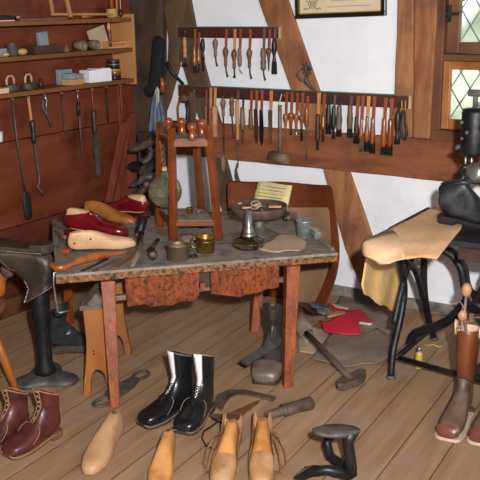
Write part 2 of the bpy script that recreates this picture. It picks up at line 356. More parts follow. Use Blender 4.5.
def sash(x0, x1, z0, z1, y0, wl, wb, tag_):
    s = MB(); d = .035
    wbox(s, x0, x0 + wl, z0, z1, y0, y0 + d); wbox(s, x1 - wl, x1, z0, z1, y0, y0 + d); wbox(s, x0 + wl, x1 - wl, z0, z0 + wb, y0, y0 + d); wbox(s, x0 + wl, x1 - wl, z1 - wb * .8, z1, y0, y0 + d)
    so_ = s.build('sash', 'sash_upper' if tag_ == 'upper' else 'sash', win, world=True, bevel=.004)
    px0, px1, pz0, pz1 = x0 + wl, x1 - wl, z0 + wb, z1 - wb * .8
    MB().box(((px0 + px1) / 2, y0 + .018, (pz0 + pz1) / 2), (px1 - px0 + .01, .003, pz1 - pz0 + .01)).build('pane', 'pane_glass', so_, world=True)
    # lead lattice, diamond quarries
    lt = MB(); dw, dh = .098, .155
    def clip(ax, az, bx, bz):
        t0, t1 = 0., 1.
        for p, q in ((-(bx - ax), ax - px0), (bx - ax, px1 - ax), (-(bz - az), az - pz0), (bz - az, pz1 - az)):
            if abs(p) < 1e-9: 
                if q < 0: return None
                continue
            r = q / p
            if p < 0: t0 = max(t0, r)
            else: t1 = min(t1, r)
        return (ax + (bx - ax) * t0, az + (bz - az) * t0, ax + (bx - ax) * t1, az + (bz - az) * t1) if t0 < t1 - .01 else None
    for k in range(-12, 14):
        for sg in (1, -1):
            ax = px0 + k * dw; c = clip(ax - sg * dw * 6, pz0 - dh * 6, ax + sg * dw * 6, pz0 + dh * 6)
            if c: lt.beam((c[0], y0 + .016, c[1]), (c[2], y0 + .016, c[3]), .006, .007, V((0, 1, 0)))
    lt.build('lead_lattice', 'lead', so_, world=True)
    return so_
p0 = W(441.5, 62); p1 = W(447.5, 71)
sash(p0.x, xb - .036, wz0 + .022, zt0 - .006, YB + .0, .048, .05, 'lower')
sash(W(443, 20).x + .0, xb - .036, zt0 + .03, wz1 - .042, YB + .03, .075, .055, 'upper')
hg = MB(); h0 = W(450, 13.5, .0)
hg.beam(h0 + V((-.055, -.004, 0)), h0 + V((.05, -.004, 0)), .014, .008, V((0, 1, 0))); hg.beam(h0 + V((.0, -.003, .04)), h0 + V((.0, -.003, -.04)), .016, .008, V((0, 1, 0))); hg.tube([h0 + V((-.018, -.006, -.015)), h0 + V((-.018, -.006, .015))], .008)
hg.build('hinge', 'iron', win, world=True)
# outdoors beyond the panes
S(MB().box((-2, 16, -.35), (60, 23, .1)).build('trim_12', 'grass'))
hb = MB()
for k in range(46):
    hb.ell((-9 + k * .33 + random.uniform(-.15, .15), 11 + random.uniform(-.5, .5), random.uniform(.1, 1.0)), [random.uniform(.4, .75)] * 3, 10, 7)
tag(hb.build('hedge', 'leaf', wob=.12, wsc=3), 'pale sunlit hedge seen through the leaded window', 'hedge')
# ------------------------------------------------------------------ left wall: shelf unit
SD = .16                                           # depth of the boards
ye = L(133, 50, SD).y + .0                        # right end of the unit
def shz(x, y): return L(x, y, SD).z               # height of a board edge seen at a pixel
zs_ = [L(60, 24.2, SD).z, L(60, 57.5, SD).z, L(60, 91.5, SD).z]   # lower front edges
sh = T('wall_shelf', 'long brown wooden wall shelf of three boards with a paler end board', 'shelf', (XL, 3.4, zs_[2]))
y0s = 2.2
for z in zs_:
    MB().box((XL + SD / 2, (y0s + ye) / 2, z + .011), (SD, ye - y0s, .022)).build('shelf_board', 'shelf_wood', sh, world=True, bevel=.002)
o = MB().box((XL + SD / 2, ye + .011, (zs_[0] + zs_[2]) / 2 + .014), (SD + .006, .02, zs_[0] - zs_[2] + .055)).build('end_board', 'shelf_end', sh, world=True, bevel=.002); o['label'] = 'pale end board'
hookpx = [11.5, 27.5, 43.5, 60.5, 76.5, 91, 105.5, 119.5]
HK = []
for x in hookpx:
    p = L(x, 100 - x * .122, .10); p.z = zs_[2]
    h = MB().tube([p, p + V((0, 0, -.012)), p + V((.008, 0, -.02)), p + V((.014, 0, -.012))], .0028, 6).build('hook', 'steel', sh, world=True); HK.append(p + V((.005, 0, -.018)))
ZT = [z + .022 for z in zs_]
def on_shelf(k, x, d): # point on top of board k at image column x, d from the wall
    # the column is read at board height
    b = L(x, 0, d); t = XL + d
    lo, hi = 2.0, 4.4
    for _ in range(40):
        m = (lo + hi) / 2
        if pj((t, m, ZT[k]))[0] < x: lo = m
        else: hi = m
    return V((t, lo, ZT[k]))
def sc(p): return (V(p) - EYE).length / FPX * 1.03
# --- bottom board
def mug(x, label, s=1., wire=True):
    p = on_shelf(2, x, .08); t = T('flat_iron', label, 'iron', p, .3, 'old irons on the bottom shelf')
    MB().loft([[V((.035 * s * math.cos(a) * w, .055 * s * math.sin(a) * w, z)) for a in [2 * PI * k / 16 for k in range(16)]] for z, w in ((0, .92), (.004, 1), (.028, 1), (.034, .9))]).build('body', 'iron_grey', t)
    MB().tube([(0, -.036 * s, .03), (0, -.036 * s, .06), (0, -.02 * s, .075), (0, .02 * s, .075), (0, .036 * s, .06), (0, .036 * s, .03)], .006, 7).build('handle', 'pale_wood', t)
mug(11, 'dark flat iron with a bent wooden handle, left end of the bottom shelf')
mug(29, 'dark flat iron with a bent wooden handle, beside the grey blocks on the bottom shelf', .9)
p = on_shelf(2, 1.5, .12); tag(MB().box(p + V((0, 0, .013)), (.05, .06, .026)).build('wooden_block', 'lining', bevel=.003), 'small cream block at the left edge of the bottom shelf', 'block')
p = on_shelf(2, 41, .06); tag(MB().lathe([(.014, 0), (.016, .01), (.008, .03), (.004, .045)], p).build('cone_punch', 'iron', None), 'small dark cone standing behind the flat irons', 'punch')
p = on_shelf(2, 73.5, .105); R = Matrix.Rotation(.1, 3, 'Z')
bx = MB().box(p + V((0, 0, .015)), (.07, .115, .03), R).build('cardboard_box', 'box_tan', bevel=.002); tag(bx, 'flat tan box under two grey blocks on the bottom shelf', 'box')
tag(MB().box(p + V((.0, -.028, .046)), (.05, .05, .031), R).build('whetstone', 'whetstone', bevel=.003), 'blue-grey stone block on the left half of the flat tan box', 'stone')
tag(MB().box(p + V((.0, .033, .043)), (.05, .055, .025), R).build('whetstone', 'whetstone', bevel=.003), 'blue-grey stone block on the right half of the flat tan box', 'stone')
p = on_shelf(2, 66, .045); tag(MB().box(p + V((0, -.01, .04)), (.03, .1, .08)).build('whetstone', 'whetstone', bevel=.003), 'tall grey block behind the flat tan box', 'stone')
p = on_shelf(2, 96, .10); R = Matrix.Rotation(-.12, 3, 'Z')
t = T('cardboard_box', 'white cardboard box beside the stacked tins', 'box', p, -.12)
MB().box((0, 0, .034), (.085, .165, .068)).build('box_body', 'box_white', t, bevel=.002); MB().box((-.004, .028, .0705), (.08, .1, .005)).build('lid', 'box_white', t, bevel=.001)
p = on_shelf(2, 114.5, .085)
for k, (m, lb) in enumerate((('tin_black', 'bottom black tin of the stack on the shelf'), ('tin_red', 'red tin second from the bottom of the stack'), ('tin_yellow', 'yellow-banded tin third from the bottom of the stack'), ('tin_black', 'dark tin fourth from the bottom of the stack'), ('tin_black', 'black tin with a red lid on top of the stack'))):
    h = .0225; q = p + V((random.uniform(-.002, .002), random.uniform(-.002, .002), k * h))
    t = T('polish_tin', lb, 'tin', q, 0, 'shoe polish tins in a stack')
    MB().lathe([(.034, .0005), (.036, .002), (.036, h - .008), (.035, h - .007)], n=22).build('can', m, t); MB().lathe([(.0375, h - .0085), (.0375, h - .002), (.036, h - .0005)], n=22).build('lid', 'tin_red' if k == 4 else 'steel' if k in (1, 3) else 'tin_black', t)
# --- middle board
p = on_shelf(1, 12.5, .09); t = T('tin_can', 'open grey tin can on the left of the middle shelf', 'can', p)
MB().lathe([(.028, 0), (.03, .002), (.03, .058), (.0315, .06), (.029, .06), (.028, .006)], n=20, c1=False).build('can', 'iron_grey', t); MB().tube([V((.031 * math.cos(a), .031 * math.sin(a), .059)) for a in [2 * PI * k / 20 for k in range(21)]], .0016, 6).build('rim', 'steel', t)
p = on_shelf(1, 1.5, .1); tag(MB().box(p + V((0, 0, .02)), (.04, .045, .04)).build('whetstone', 'whetstone', bevel=.003), 'small blue-grey block at the left edge of the middle shelf', 'stone')
p = on_shelf(1, 6, .13); tag(MB().ell(p + V((0, 0, .011)), (.014, .02, .011)).build('cork', 'pot_yellow'), 'pale yellowish cork lying before the grey can', 'cork')
p = on_shelf(1, 22.5, .09); tag(MB().ell(p + V((0, 0, .017)), (.02, .032, .017)).build('wax_ball', 'box_tan'), 'tan lump of wax right of the grey can', 'wax')
p = on_shelf(1, 43.5, .09); t = T('wooden_tray', 'dark wooden tray with a grey block standing in it', 'tray', p, .0)
mb = MB().box((0, 0, .004), (.09, .2, .008))
for sx in (-1, 1): mb.box((sx * .042, 0, .024), (.006, .2, .04)); mb.box((0, sx * .097, .024), (.078, .006, .04))
mb.build('body', 'wood_dark', t, bevel=.0015)
tag(MB().box(p + V((0, .0, .06)), (.025, .065, .102), Matrix.Rotation(.08, 3, 'X')).build('whetstone', 'whetstone', bevel=.004), 'upright blue-grey whetstone standing in the dark wooden tray', 'stone')
p = on_shelf(1, 66.5, .09); tag(MB().lathe([(.022, 0), (.02, .012), (.009, .03), (.005, .042)], p, n=12).build('cone_punch', 'wood_brown'), 'small brown wooden cone right of the dark tray', 'punch')
for x, y, lb in ((79.5, .0, 'rolled brown leather piece left of the pair on the middle shelf'), (93, .012, 'rolled brown leather piece right of the pair, before the card')):
    p = on_shelf(1, x, .10); t = T('leather_roll', lb, 'roll', p, 0, 'rolled leather pieces on the middle shelf')
    rr = []
    for k in range(26):
        a = k * .42 - 1.2; r_ = .028 - .0006 * k; rr.append((r_ * math.cos(a), r_ * math.sin(a) + .029))
    MB().grid([[V((xx, yy, zz)) for yy, zz in rr] for xx in (-.03, 0, .035)]).build('leather', 'wood_grey', t, solid=.004)
p = on_shelf(1, 99, .045); tag(MB().box(p + V((.0, -.0, .056)), (.003, .15, .125), Matrix.Rotation(-.12, 3, 'Y') @ Matrix.Rotation(.22, 3, 'X')).build('card', 'card'), 'blank beige card leaning on the wall above the middle shelf', 'card')
p = on_shelf(1, 113.5, .075); t = T('flat_box', 'flat tan box with a faded red print on the middle shelf', 'box', p, -.06)
MB().box((0, 0, .019), (.08, .15, .038)).build('box_body', 'box_tan', t, bevel=.002)
mb = MB()
for k in range(9): mb.box((.0405, -.052 + .0125 * k, .02 + .002 * (k % 2)), (.001, .008, .016))
mb.build('print', 'print_red', t)
# brush hanging from the top board at the shelf end
p = L(109, 32, .13); t = T('paint_brush', 'small round brush hanging below the top shelf board', 'brush', (p.x, p.y, zs_[0]))
p2 = V((p.x, p.y, zs_[0]))
MB().lathe([(.007, -.045), (.010, -.03), (.008, -.012), (.003, -.0)], p2).build('ferrule', 'pale_wood', t, world=True)
MB().tube([p2 + V((0, 0, -.04)), p2 + V((0, .004, -.085)), p2 + V((0, .008, -.115))], [.0065, .005, .004]).build('handle', 'wood_grey', t, world=True)
MB().lathe([(.006, -.02), (.009, -.005), (.009, .003)], p2 + V((0, .008, -.115))).build('bristles', 'wood_dark', t, world=True)
# --- top board
def ts(x, d): return on_shelf(0, x, d)
p = ts(8, .1); t = T('shoe_knife', 'dark knife with a pale tip lying on the top shelf', 'knife', p)
q = [ts(x, .1) + V((0, 0, .016)) for x in (-14, -2, 10, 16)]
MB().tube(q, [.012, .014, .013, .008], 8).build('handle', 'black_wood', t, world=True); MB().tube([q[3], ts(20.5, .1) + V((0, 0, .02))], [.007, .005]).build('tip', 'pale_wood', t, world=True)
tag(MB().beam(ts(-8, .13) + V((0, 0, .004)), ts(14, .14) + V((0, 0, .004)), .012, .006).build('wooden_strip', 'lining'), 'thin pale strip on the top shelf below the dark knife', 'strip')
tag(MB().beam(ts(20, .12) + V((0, 0, .005)), ts(66, .12) + V((0, 0, .005)), .014, .008).build('wooden_strip', 'wood_grey'), 'long grey strip along the front of the top shelf', 'strip')
t = T('stretcher_frame', 'thin wooden frame leaning on the wall above the top shelf', 'frame', ts(75, .06))
def tl(x, y, d=.04): return L(x, y, d)
MB().beam(ts(53.5, .07) + V((0, 0, .02)), tl(46, -25), .016, .012).build('rail', 'shelf_end', t, world=True)
MB().beam(ts(70.5, .1) + V((0, 0, .01)), tl(61, -25), .02, .014).build('rail', 'shelf_end', t, world=True)
MB().beam(ts(52, .08) + V((0, 0, .028)), ts(113, .08) + V((0, 0, .02)), .012, .012).build('rail', 'shelf_end', t, world=True)
p = ts(88, .05); tag(MB().tube([ts(82, .06) + V((0, 0, .012)), ts(97, .06) + V((0, 0, .012))], .011).build('wooden_dowel', 'amber'), 'short orange wooden stick lying behind the thin frame', 'stick')
p = ts(112, .045); t = T('glue_pot', 'small yellow pot with a brush handle on the top shelf', 'pot', p)
MB().lathe([(.022, 0), (.032, .006), (.034, .03), (.03, .04), (.034, .048), (.028, .05), (.02, .046)], n=18).build('pot', 'pot_yellow', t)
MB().tube([(0, 0, .04), (0, .004, .14), (.0, .006, .24)], [.011, .011, .01]).build('handle', 'amber', t)
tag(MB().tube([ts(117, .04) + V((0, 0, .002)), ts(118, .04) + V((0, 0, .22))], .005).build('metal_rod', 'strap_tan'), 'thin pinkish rod standing beside the yellow pot', 'rod')
p = ts(121, .11); t = T('plumb_bob', 'dark plumb weight on a cord at the shelf end', 'weight', p + V((0, 0, .001)))
MB().ell((0, 0, .024), (.015, .015, .022)).build('weight', 'iron', t); MB().tube([(0, 0, .044), (0, 0, .26)], .0022, 6).build('cord', 'cord_pale', t)
# ------------------------------------------------------------------ tools hanging under the shelf
def below(k, y, dx=0): # point straight below hook k, seen at row y, shifted dx px to the right
    p = HK[k]; z = hz(p, y); q = V((p.x, p.y, z))
    return q + V((0, dx * .0046, 0))
GL = 'tools hanging under the wall shelf'
t = T('ladle', 'iron ladle with a long thin stem and dark bowl, under the shelf', 'ladle', HK[0], 0, GL)
MB().tube([HK[0], below(0, 140, 2), below(0, 190, 8)], [.004, .004, .005]).build('stem', 'iron_grey', t, world=True)
a = below(0, 194, 9); b = below(0, 221, 11)
MB().loft([[a.lerp(b, u) + V((.008 * math.cos(q) * w, .028 * w * math.sin(q), 0)) for q in [2 * PI * k / 12 for k in range(12)]] for u, w in ((-.12, .15), (.03, .6), (.2, .95), (.5, 1.), (.85, .95), (.97, .7), (1., .4))]).build('bowl', 'iron', t, world=True)
t = T('welting_awl', 'long bent awl with dark handle on a leather strap, under the shelf', 'awl', HK[1], 0, GL)
MB().beam(HK[1], below(1, 121, 2), .004, .014, V((0, 1, 0))).build('strap', 'strap_tan', t, world=True)
a = below(1, 120, 3); b = below(1, 144, 4)
MB().tube([a.lerp(b, u) for u in (0, .12, .45, .6, .85, 1)], [.008, .015, .010, .011, .014, .009], 10).build('handle', 'black_wood', t, world=True)
MB().tube([b, below(1, 165, 6), below(1, 178, 8), below(1, 184, 6.5), below(1, 187, 4), below(1, 193, 9), below(1, 197, 12)], [.006, .005, .005, .005, .005, .008, .004]).build('blade', 'iron_grey', t, world=True)
t = T('dividers', 'small pair of steel dividers, third tool under the shelf', 'dividers', HK[2], 0, GL)
MB().tube([HK[2], below(2, 101, -3), below(2, 107, -4), below(2, 112, 0), below(2, 120, 5), below(2, 127, 8)], [.005, .007, .006, .008, .004, .004]).build('leg', 'iron_grey', t, world=True)
MB().tube([HK[2], below(2, 100, 3), below(2, 106, 2), below(2, 112, 2)], [.006, .006, .005, .004]).build('leg', 'steel', t, world=True)
t = T('hooked_rod', 'thin iron rod ending in a sideways hook, under the shelf', 'hook', HK[3], 0, GL)
MB().tube([HK[3], below(3, 115, 1), below(3, 131, 2), below(3, 134, 6), below(3, 135, 11)], [.0035, .0035, .0035, .004, .005]).build('rod', 'iron_grey', t, world=True)
t = T('round_file', 'slim round file with a black grip, under the shelf', 'file', HK[4], 0, GL)
MB().tube([below(4, 102, .5), below(4, 115, .7)], .0105).build('handle', 'black_wood', t, world=True)
MB().tube([HK[4], below(4, 103, .5)], .004).build('loop', 'steel', t, world=True)
MB().tube([below(4, 114, .7), below(4, 128, 1), below(4, 158, 2)], [.0065, .006, .003]).build('blade', 'iron_grey', t, world=True)
t = T('rasp', 'broad flat grey rasp with dark handle, under the shelf', 'rasp', HK[5], 0, GL)
MB().tube([HK[5], below(5, 112, .5)], .0045).build('strap', 'strap_red', t, world=True)
a = below(5, 110, .8); b = below(5, 134, 1.5)
MB().tube([a.lerp(b, u) for u in (0, .15, .5, .85, 1)], [.010, .014, .012, .014, .010]).build('handle', 'wood_dark', t, world=True)
MB().beam(b, below(5, 177, 3.5), .006, .034, V((0, 1, 0))).build('blade', 'iron_grey', t, world=True, bevel=.002)
t = T('bone_folder', 'thin dark iron bar, second to last under the shelf', 'bar', HK[6], 0, GL)
MB().tube([HK[6], below(6, 98), below(6, 104), below(6, 122, .5)], [.004, .008, .005, .006], 8, flat=.5).build('bar', 'iron', t, world=True)
t = T('hanging_cord', 'straight reddish cord hanging at the right end of the shelf', 'cord', HK[7], 0)
MB().tube([HK[7], below(7, 126, 1)], .0035).build('cord', 'strap_red', t, world=True)
t = T('enamel_mug', 'small white mug hanging on the panelled wall at the left', 'mug', L(-3, 137, .04))
c = L(-3.5, 137, .035); MB().lathe([(.03, 0), (.031, .004), (.033, .05), (.034, .052), (.030, .05)], c + V((0, 0, -.025)), n=18).build('cup', 'white_cloth', t, world=True)
MB().tube([c + V((0, -.03, .015)), c + V((0, -.05, .01)), c + V((0, -.05, -.01)), c + V((0, -.03, -.014))], .004).build('handle', 'white_cloth', t, world=True)
# ------------------------------------------------------------------ corner: leaning plank, leather bag, apron, iron lasts
pb = [(108, 198), (141, 204), (138.5, 150), (136.5, 112), (132, 114), (127, 121), (122, 123)]
base = V((-3.2, 3.95, 0))
t = T('leaning_plank', 'red-brown plank leaning in the corner behind the workbench', 'plank', (-3.4, 3.9, .0))
lo = [L(103, 222, .10), L(143, 216, .10)]; 
A = [L(86, 262, .18), L(136, 258, .15), L(138, 165, .06), L(136.5, 112, .022), L(131.5, 114.5, .022), L(127, 121, .024), L(122, 124, .026), L(108, 198, .09)]
mb = MB().prism(A, (-.018, 0, 0)); dz = min(p.z for p in mb.v)
mb.build('board', 'leaning_wood', t, world=True, bevel=.002)
mb = MB().beam(L(113, 200, .095), L(127, 130, .032), .008, .006, V((1, 0, 0))).beam(L(120, 200, .095), L(131, 128, .032), .006, .006, V((1, 0, 0))); mb.build('moulding', 'panel_low', t, world=True)
t = T('leather_bellows', 'black leather bag with a short orange handle, hung in the corner', 'bag', W(155, 38, .09))
def ringbag(y, x0, x1, d0, d1):
    a = W(x0, y, (d0 + d1) / 2); b = W(x1, y, (d0 + d1) / 2); c = (a + b) / 2; h = (b - a) / 2
    return [c + h * math.copysign(abs(math.cos(q)) ** .6, math.cos(q)) + V((0, -(d1 - d0) / 2 * math.sin(q), 0)) for q in [2 * PI * k / 18 for k in range(18)]]
MB().loft([ringbag(36, 156, 159, .08, .10), ringbag(40, 154.5, 164, .065, .12), ringbag(58, 152.5, 163.5, .06, .12), ringbag(76, 151, 163, .06, .13), ringbag(84, 150, 163, .06, .14), ringbag(87, 146, 164.5, .06, .16), ringbag(93, 145.5, 163, .07, .15), ringbag(97, 149, 158, .09, .13)]).build('body', 'soot_black', t, world=True, wob=.01, wsc=14)
MB().tube([W(162.5, 92, .15), W(162.5, 84, .155), W(161.5, 78, .155)], [.016, .014, .012]).build('handle', 'amber_red', t, world=True)
tag(MB().tube([W(166.5, 62, .10), W(172, 72, .09), W(183.5, 84.5, .055)], [.011, .010, .009]).build('iron_rod', 'iron', wob=.002), 'dark iron rod slanting from the corner bag to the tool rack', 'rod')
t = T('apron', 'long blue cloth apron hung by white strings in the corner', 'apron', W(157, 88, .20))
rows = []
for y, x0, x1, d in ((95, 153.5, 160, .19), (104, 151, 163, .19), (116, 149.5, 166, .19), (132, 148, 168.5, .18), (150, 147, 169.5, .17), (175, 146, 170, .16), (206, 146, 170, .15), (232, 146, 170, .14)):
    rows.append([W(x0 + (x1 - x0) * k / 14, y, d + .012 * math.sin(k * 1.9) + .004 * math.sin(k * 5 + y)) for k in range(15)])
MB().grid(rows).build('cloth', 'blue_cloth', t, world=True, solid=.003, sub=1)
MB().tube([W(154.5, 97, .20), W(156, 90, .205), W(157.3, 87, .2), W(158.7, 90, .205), W(158.4, 103, .21)], .0035, 6).tube([W(157.2, 88, .205), W(156.6, 107, .215)], .003, 6).build('string', 'cord_pale', t, world=True)
# ------------------------------------------------------------------ tool racks on the back wall
def board(name, x0, y0, x1, y1, hpx, label):
    a = W(x0, y0, .035); b = W(x1, y1, .035); h = a.z - W(x0, y0 + hpx, .035).z
    t = T(name, label, 'rack', V(((a.x + b.x) / 2, YB, (a.z + b.z) / 2 - h)))
    bd = MB().prism([V((a.x, YB - .03, a.z)), V((b.x, YB - .03, b.z)), V((b.x, YB - .03, b.z - h)), V((a.x, YB - .03, a.z - h))], (0, .031, 0)).build('board', 'rack_wood', t, world=True, bevel=.0015)
    o = MB().box(V((b.x + .006, YB - .0145, b.z - h / 2)), (.012, .031, h + .002)).build('end_cap', 'rack_edge', t, world=True); o['label'] = 'pale end cap'
    MB().beam(V((a.x, YB - .014, a.z + .0015)), V((b.x, YB - .014, b.z + .0015)), .033, .003).build('top_edge', 'green_paint', t, world=True)['label'] = 'green painted top edge'
    for k in range(3):
        q = a.lerp(b, (.08, .5, .93)[k]); MB().ell(V((q.x, YB - .031, q.z - h * .45)), (.005, .003, .005), 8, 5).build('nail', 'steel', bd, world=True)
    return t
board('tool_rack', 177, 27.2, 278, 27.2, 10.4, 'upper dark wooden tool rack with twelve awls, narrow one')
board('tool_rack', 177.5, 85.2, 408.5, 96.2, 10.8, 'lower long dark wooden tool rack full of awls and files')
OF = .05
def wz(x, y, o=OF): return W(x, y, o)
PXM = sc(W(300, 100))
PROF = dict(
    bulb=[(0, .25), (.04, .5), (.16, .95), (.30, 1.), (.46, .72), (.64, .5), (.78, .62), (.86, .5), (.9, .62), (1, .35)],
    rbulb=[(0, .4), (.05, .9), (.18, 1.), (.32, .95), (.45, .62), (.7, .5), (.9, .42), (1, .3)],
    pear=[(0, .35), (.06, .5), (.3, .52), (.55, .75), (.75, 1.), (.88, .9), (.95, .55), (1, .4)],
    slim=[(0, .55), (.05, .75), (.35, .8), (.6, 1.), (.85, .85), (.95, .8), (1, .6)],
    rod=[(0, .7), (.02, 1.), (.5, .95), (.97, .9), (1, .6)],
    club=[(0, .4), (.06, .7), (.25, 1.), (.5, .9), (.62, .55), (.7, .5), (.8, .7), (1, .85)],
    turn=[(0, .5), (.04, .9), (.1, .6), (.16, 1.), (.4, .9), (.5, .65), (.6, 1.), (.84, .8), (.9, 1.), (1, .6)])
def tool(name, cat, label, group, x, strap=None, hdl=None, tip=None, kind='spike', lean=0., loop=None):
    top = strap[0] if strap else hdl[0] - 2
    t = T(name, label, cat, wz(x, top), 0, group)
    x0 = wz(x, top).x
    def P(y, dx=0, o=OF): q = W(x, y, o); return V((x0 + (dx + lean * (y - top)) * .0068, YB - o, q.z))
    if strap:
        w = strap[3] if len(strap) > 3 else .017
        MB().beam(P(strap[0], 0, .036), P(strap[1], 0, .044), w, .006, V((0, 1, 0)), w * .8).tube([P(strap[0] + 2, 0, .042), P(strap[0] + 2, 0, -.004)], .002, 6).build('strap', strap[2], t, world=True, bevel=.0012)
    elif hdl:
        MB().tube([P(hdl[0] - 3.2, 0, -.004), P(hdl[0] - 3, 0, .046), P(hdl[0] - 1, 0), P(hdl[0] + .5, 0)], .0022, 6).build('hanging_loop', 'iron_grey', t, world=True)
    if hdl:
        y0, y1, wpx, m, pr = hdl; a = P(y0); b = P(y1); ln = (b - a).length; r = wpx / 2 * PXM
        MB().lathe([(max(q * r, .002), u * ln) for u, q in PROF[pr]], a, (b - a), 12).build('handle', m, t, world=True)
    if tip:
        y0, y1, m = tip
        if kind == 'spike': mb = MB().tube([P(y0 - 1), P((y0 + y1) / 2), P(y1)], [.0045, .004, .002], 7)
        elif kind == 'hook': mb = MB().tube([P(y0 - 1), P(y0 + (y1 - y0) * .5, .4), P(y0 + (y1 - y0) * .8, 1.0), P(y1 - .5, 1.8), P(y1, .6)], [.004, .004, .005, .006, .004], 7)
        elif kind == 'curl': mb = MB().tube([P(y0 - 1), P(y0 + (y1 - y0) * .4, -.6), P(y0 + (y1 - y0) * .8, .6), P(y1, 2.6)], [.004, .004, .004, .003], 7)
        elif kind == 'ball': mb = MB().tube([P(y0 - 1), P(y1 - 1)], .004, 7).ell(P(y1 - 1), (.009, .007, .009), 9, 6)
        elif kind == 'block': mb = MB().beam(P(y0 - 2), P(y1), .024, .012, V((0, 1, 0)), .03)
        elif kind == 'chisel': mb = MB().beam(P(y0 - 1), P(y1), .009, .006, V((0, 1, 0)), .018, .004)
        elif kind == 'blade':
            a = P(y0); b = P(y1); mb = MB().prism([a + V((-.010, .002, 0)), a + V((.010, .002, 0)), a.lerp(b, .5) + V((.015, .002, 0)), b.lerp(a, .1) + V((.011, .002, 0)), b + V((.002, .002, 0)), a.lerp(b, .75) + V((-.011, .002, 0))], (0, -.005, 0))
        elif kind == 'file': mb = MB().beam(P(y0), P(y1 - 8), .023, .008, V((0, 1, 0)), .018).beam(P(y1 - 8), P(y1), .018, .008, V((0, 1, 0)), .006)
        elif kind == 'tbar': mb = MB().tube([P(y0 - 1), P(y1)], .004, 7).beam(P(y1, -3.6), P(y1, 1.5), .012, .012)
        elif kind == 'fork': mb = MB().beam(P(y0 - 1, -1), P(y1, -1.2), .008, .006).beam(P(y0 - 1, 1), P(y1, 1.4), .008, .006)
        mb.build('blade' if kind in ('blade', 'file', 'chisel') else 'spike', m, t, world=True)
    return t
ORD = ['leftmost', 'second', 'third', 'fourth', 'fifth', 'sixth', 'seventh', 'eighth', 'ninth', 'tenth', 'eleventh', 'twelfth', 'thirteenth', 'fourteenth', 'fifteenth', 'sixteenth', 'seventeenth', 'eighteenth', 'nineteenth', 'twentieth', 'twenty-first', 'twenty-second', 'twenty-third', 'twenty-fourth', 'twenty-fifth', 'twenty-sixth', 'twenty-seventh', 'twenty-eighth', 'twenty-ninth', 'thirtieth', 'thirty-first', 'thirty-second', 'thirty-third', 'thirty-fourth', 'thirty-fifth', 'thirty-sixth', 'thirty-seventh']
GU = 'awls hanging on the upper rack'; GD = 'tools hanging on the lower rack'
up_ = [
 ('awl', 'pinkish turned handle over an iron crossbar', 184.4, None, (37, 58, 4.6, 'wood_pink', 'turn'), (58, 65.5, 'iron'), 'tbar'),
 ('awl', 'amber pear handle on an amber strap', 193.8, (29, 48, 'amber', .016), (46, 66, 5.2, 'amber', 'pear'), (66, 73, 'iron'), 'fork'),
 ('awl', 'short amber handle hung close beside its neighbour', 198, (32, 48, 'strap_red', .012), (47, 64, 4.8, 'amber', 'pear'), (64, 72, 'iron'), 'ball'),
 ('awl', 'black handle with a black stubby end', 202.6, None, (38.5, 60, 4.6, 'black_wood', 'club'), (60, 70.5, 'iron'), 'chisel'),
 ('awl', 'grey-brown bulb handle and short hook, hung alone', 215.2, None, (38.5, 57, 5.6, 'wood_grey', 'bulb'), (57, 66, 'iron'), 'hook'),
 ('awl', 'brown bulb handle on a red strap with long curved spike', 225.2, (29, 47, 'strap_red'), (46.5, 66.5, 5.4, 'wood_brown', 'bulb'), (66, 76.5, 'iron'), 'hook'),
 ('awl', 'brown bulb handle on a tan strap with ball-ended spike', 233.8, (29, 49.5, 'strap_tan'), (49, 69, 5.6, 'wood_brown', 'bulb'), (69, 77.5, 'iron'), 'ball'),
 ('awl', 'slim brown handle and curled wire spike', 239.4, (29, 48.5, 'strap_red'), (48, 66, 4.4, 'wood_grey', 'slim'), (66, 73, 'steel'), 'curl'),
 ('awl', 'dark brown bulb handle on a pinkish strap, curved spike', 249.2, (29, 48.5, 'strap_red'), (48, 68, 5.6, 'wood_brown', 'bulb'), (67, 78.5, 'iron'), 'hook'),
 ('awl', 'large grey-brown turned handle on a grey strap', 263.2, (27.5, 49, 'strap_grey'), (48, 70, 5.8, 'wood_grey', 'turn'), (70, 80, 'iron'), 'hook'),
 ('awl', 'short dark bulb handle with a straight spike', 268.6, (29, 48.5, 'strap_red'), (48, 62, 5.2, 'wood_brown', 'rbulb'), (62, 70.5, 'iron'), 'spike'),
 ('awl', 'black handle ending in a square black brush', 274.2, (28, 40, 'strap_grey'), (38, 65, 5, 'black_wood', 'club'), (64, 74, 'black_wood'), 'block'),
]
for i, (n, d, x, st, h, tp, kd) in enumerate(up_): tool(n, 'awl', d + ', ' + ORD[i] + ' on the upper rack', GU, x, st, h, tp, kd)
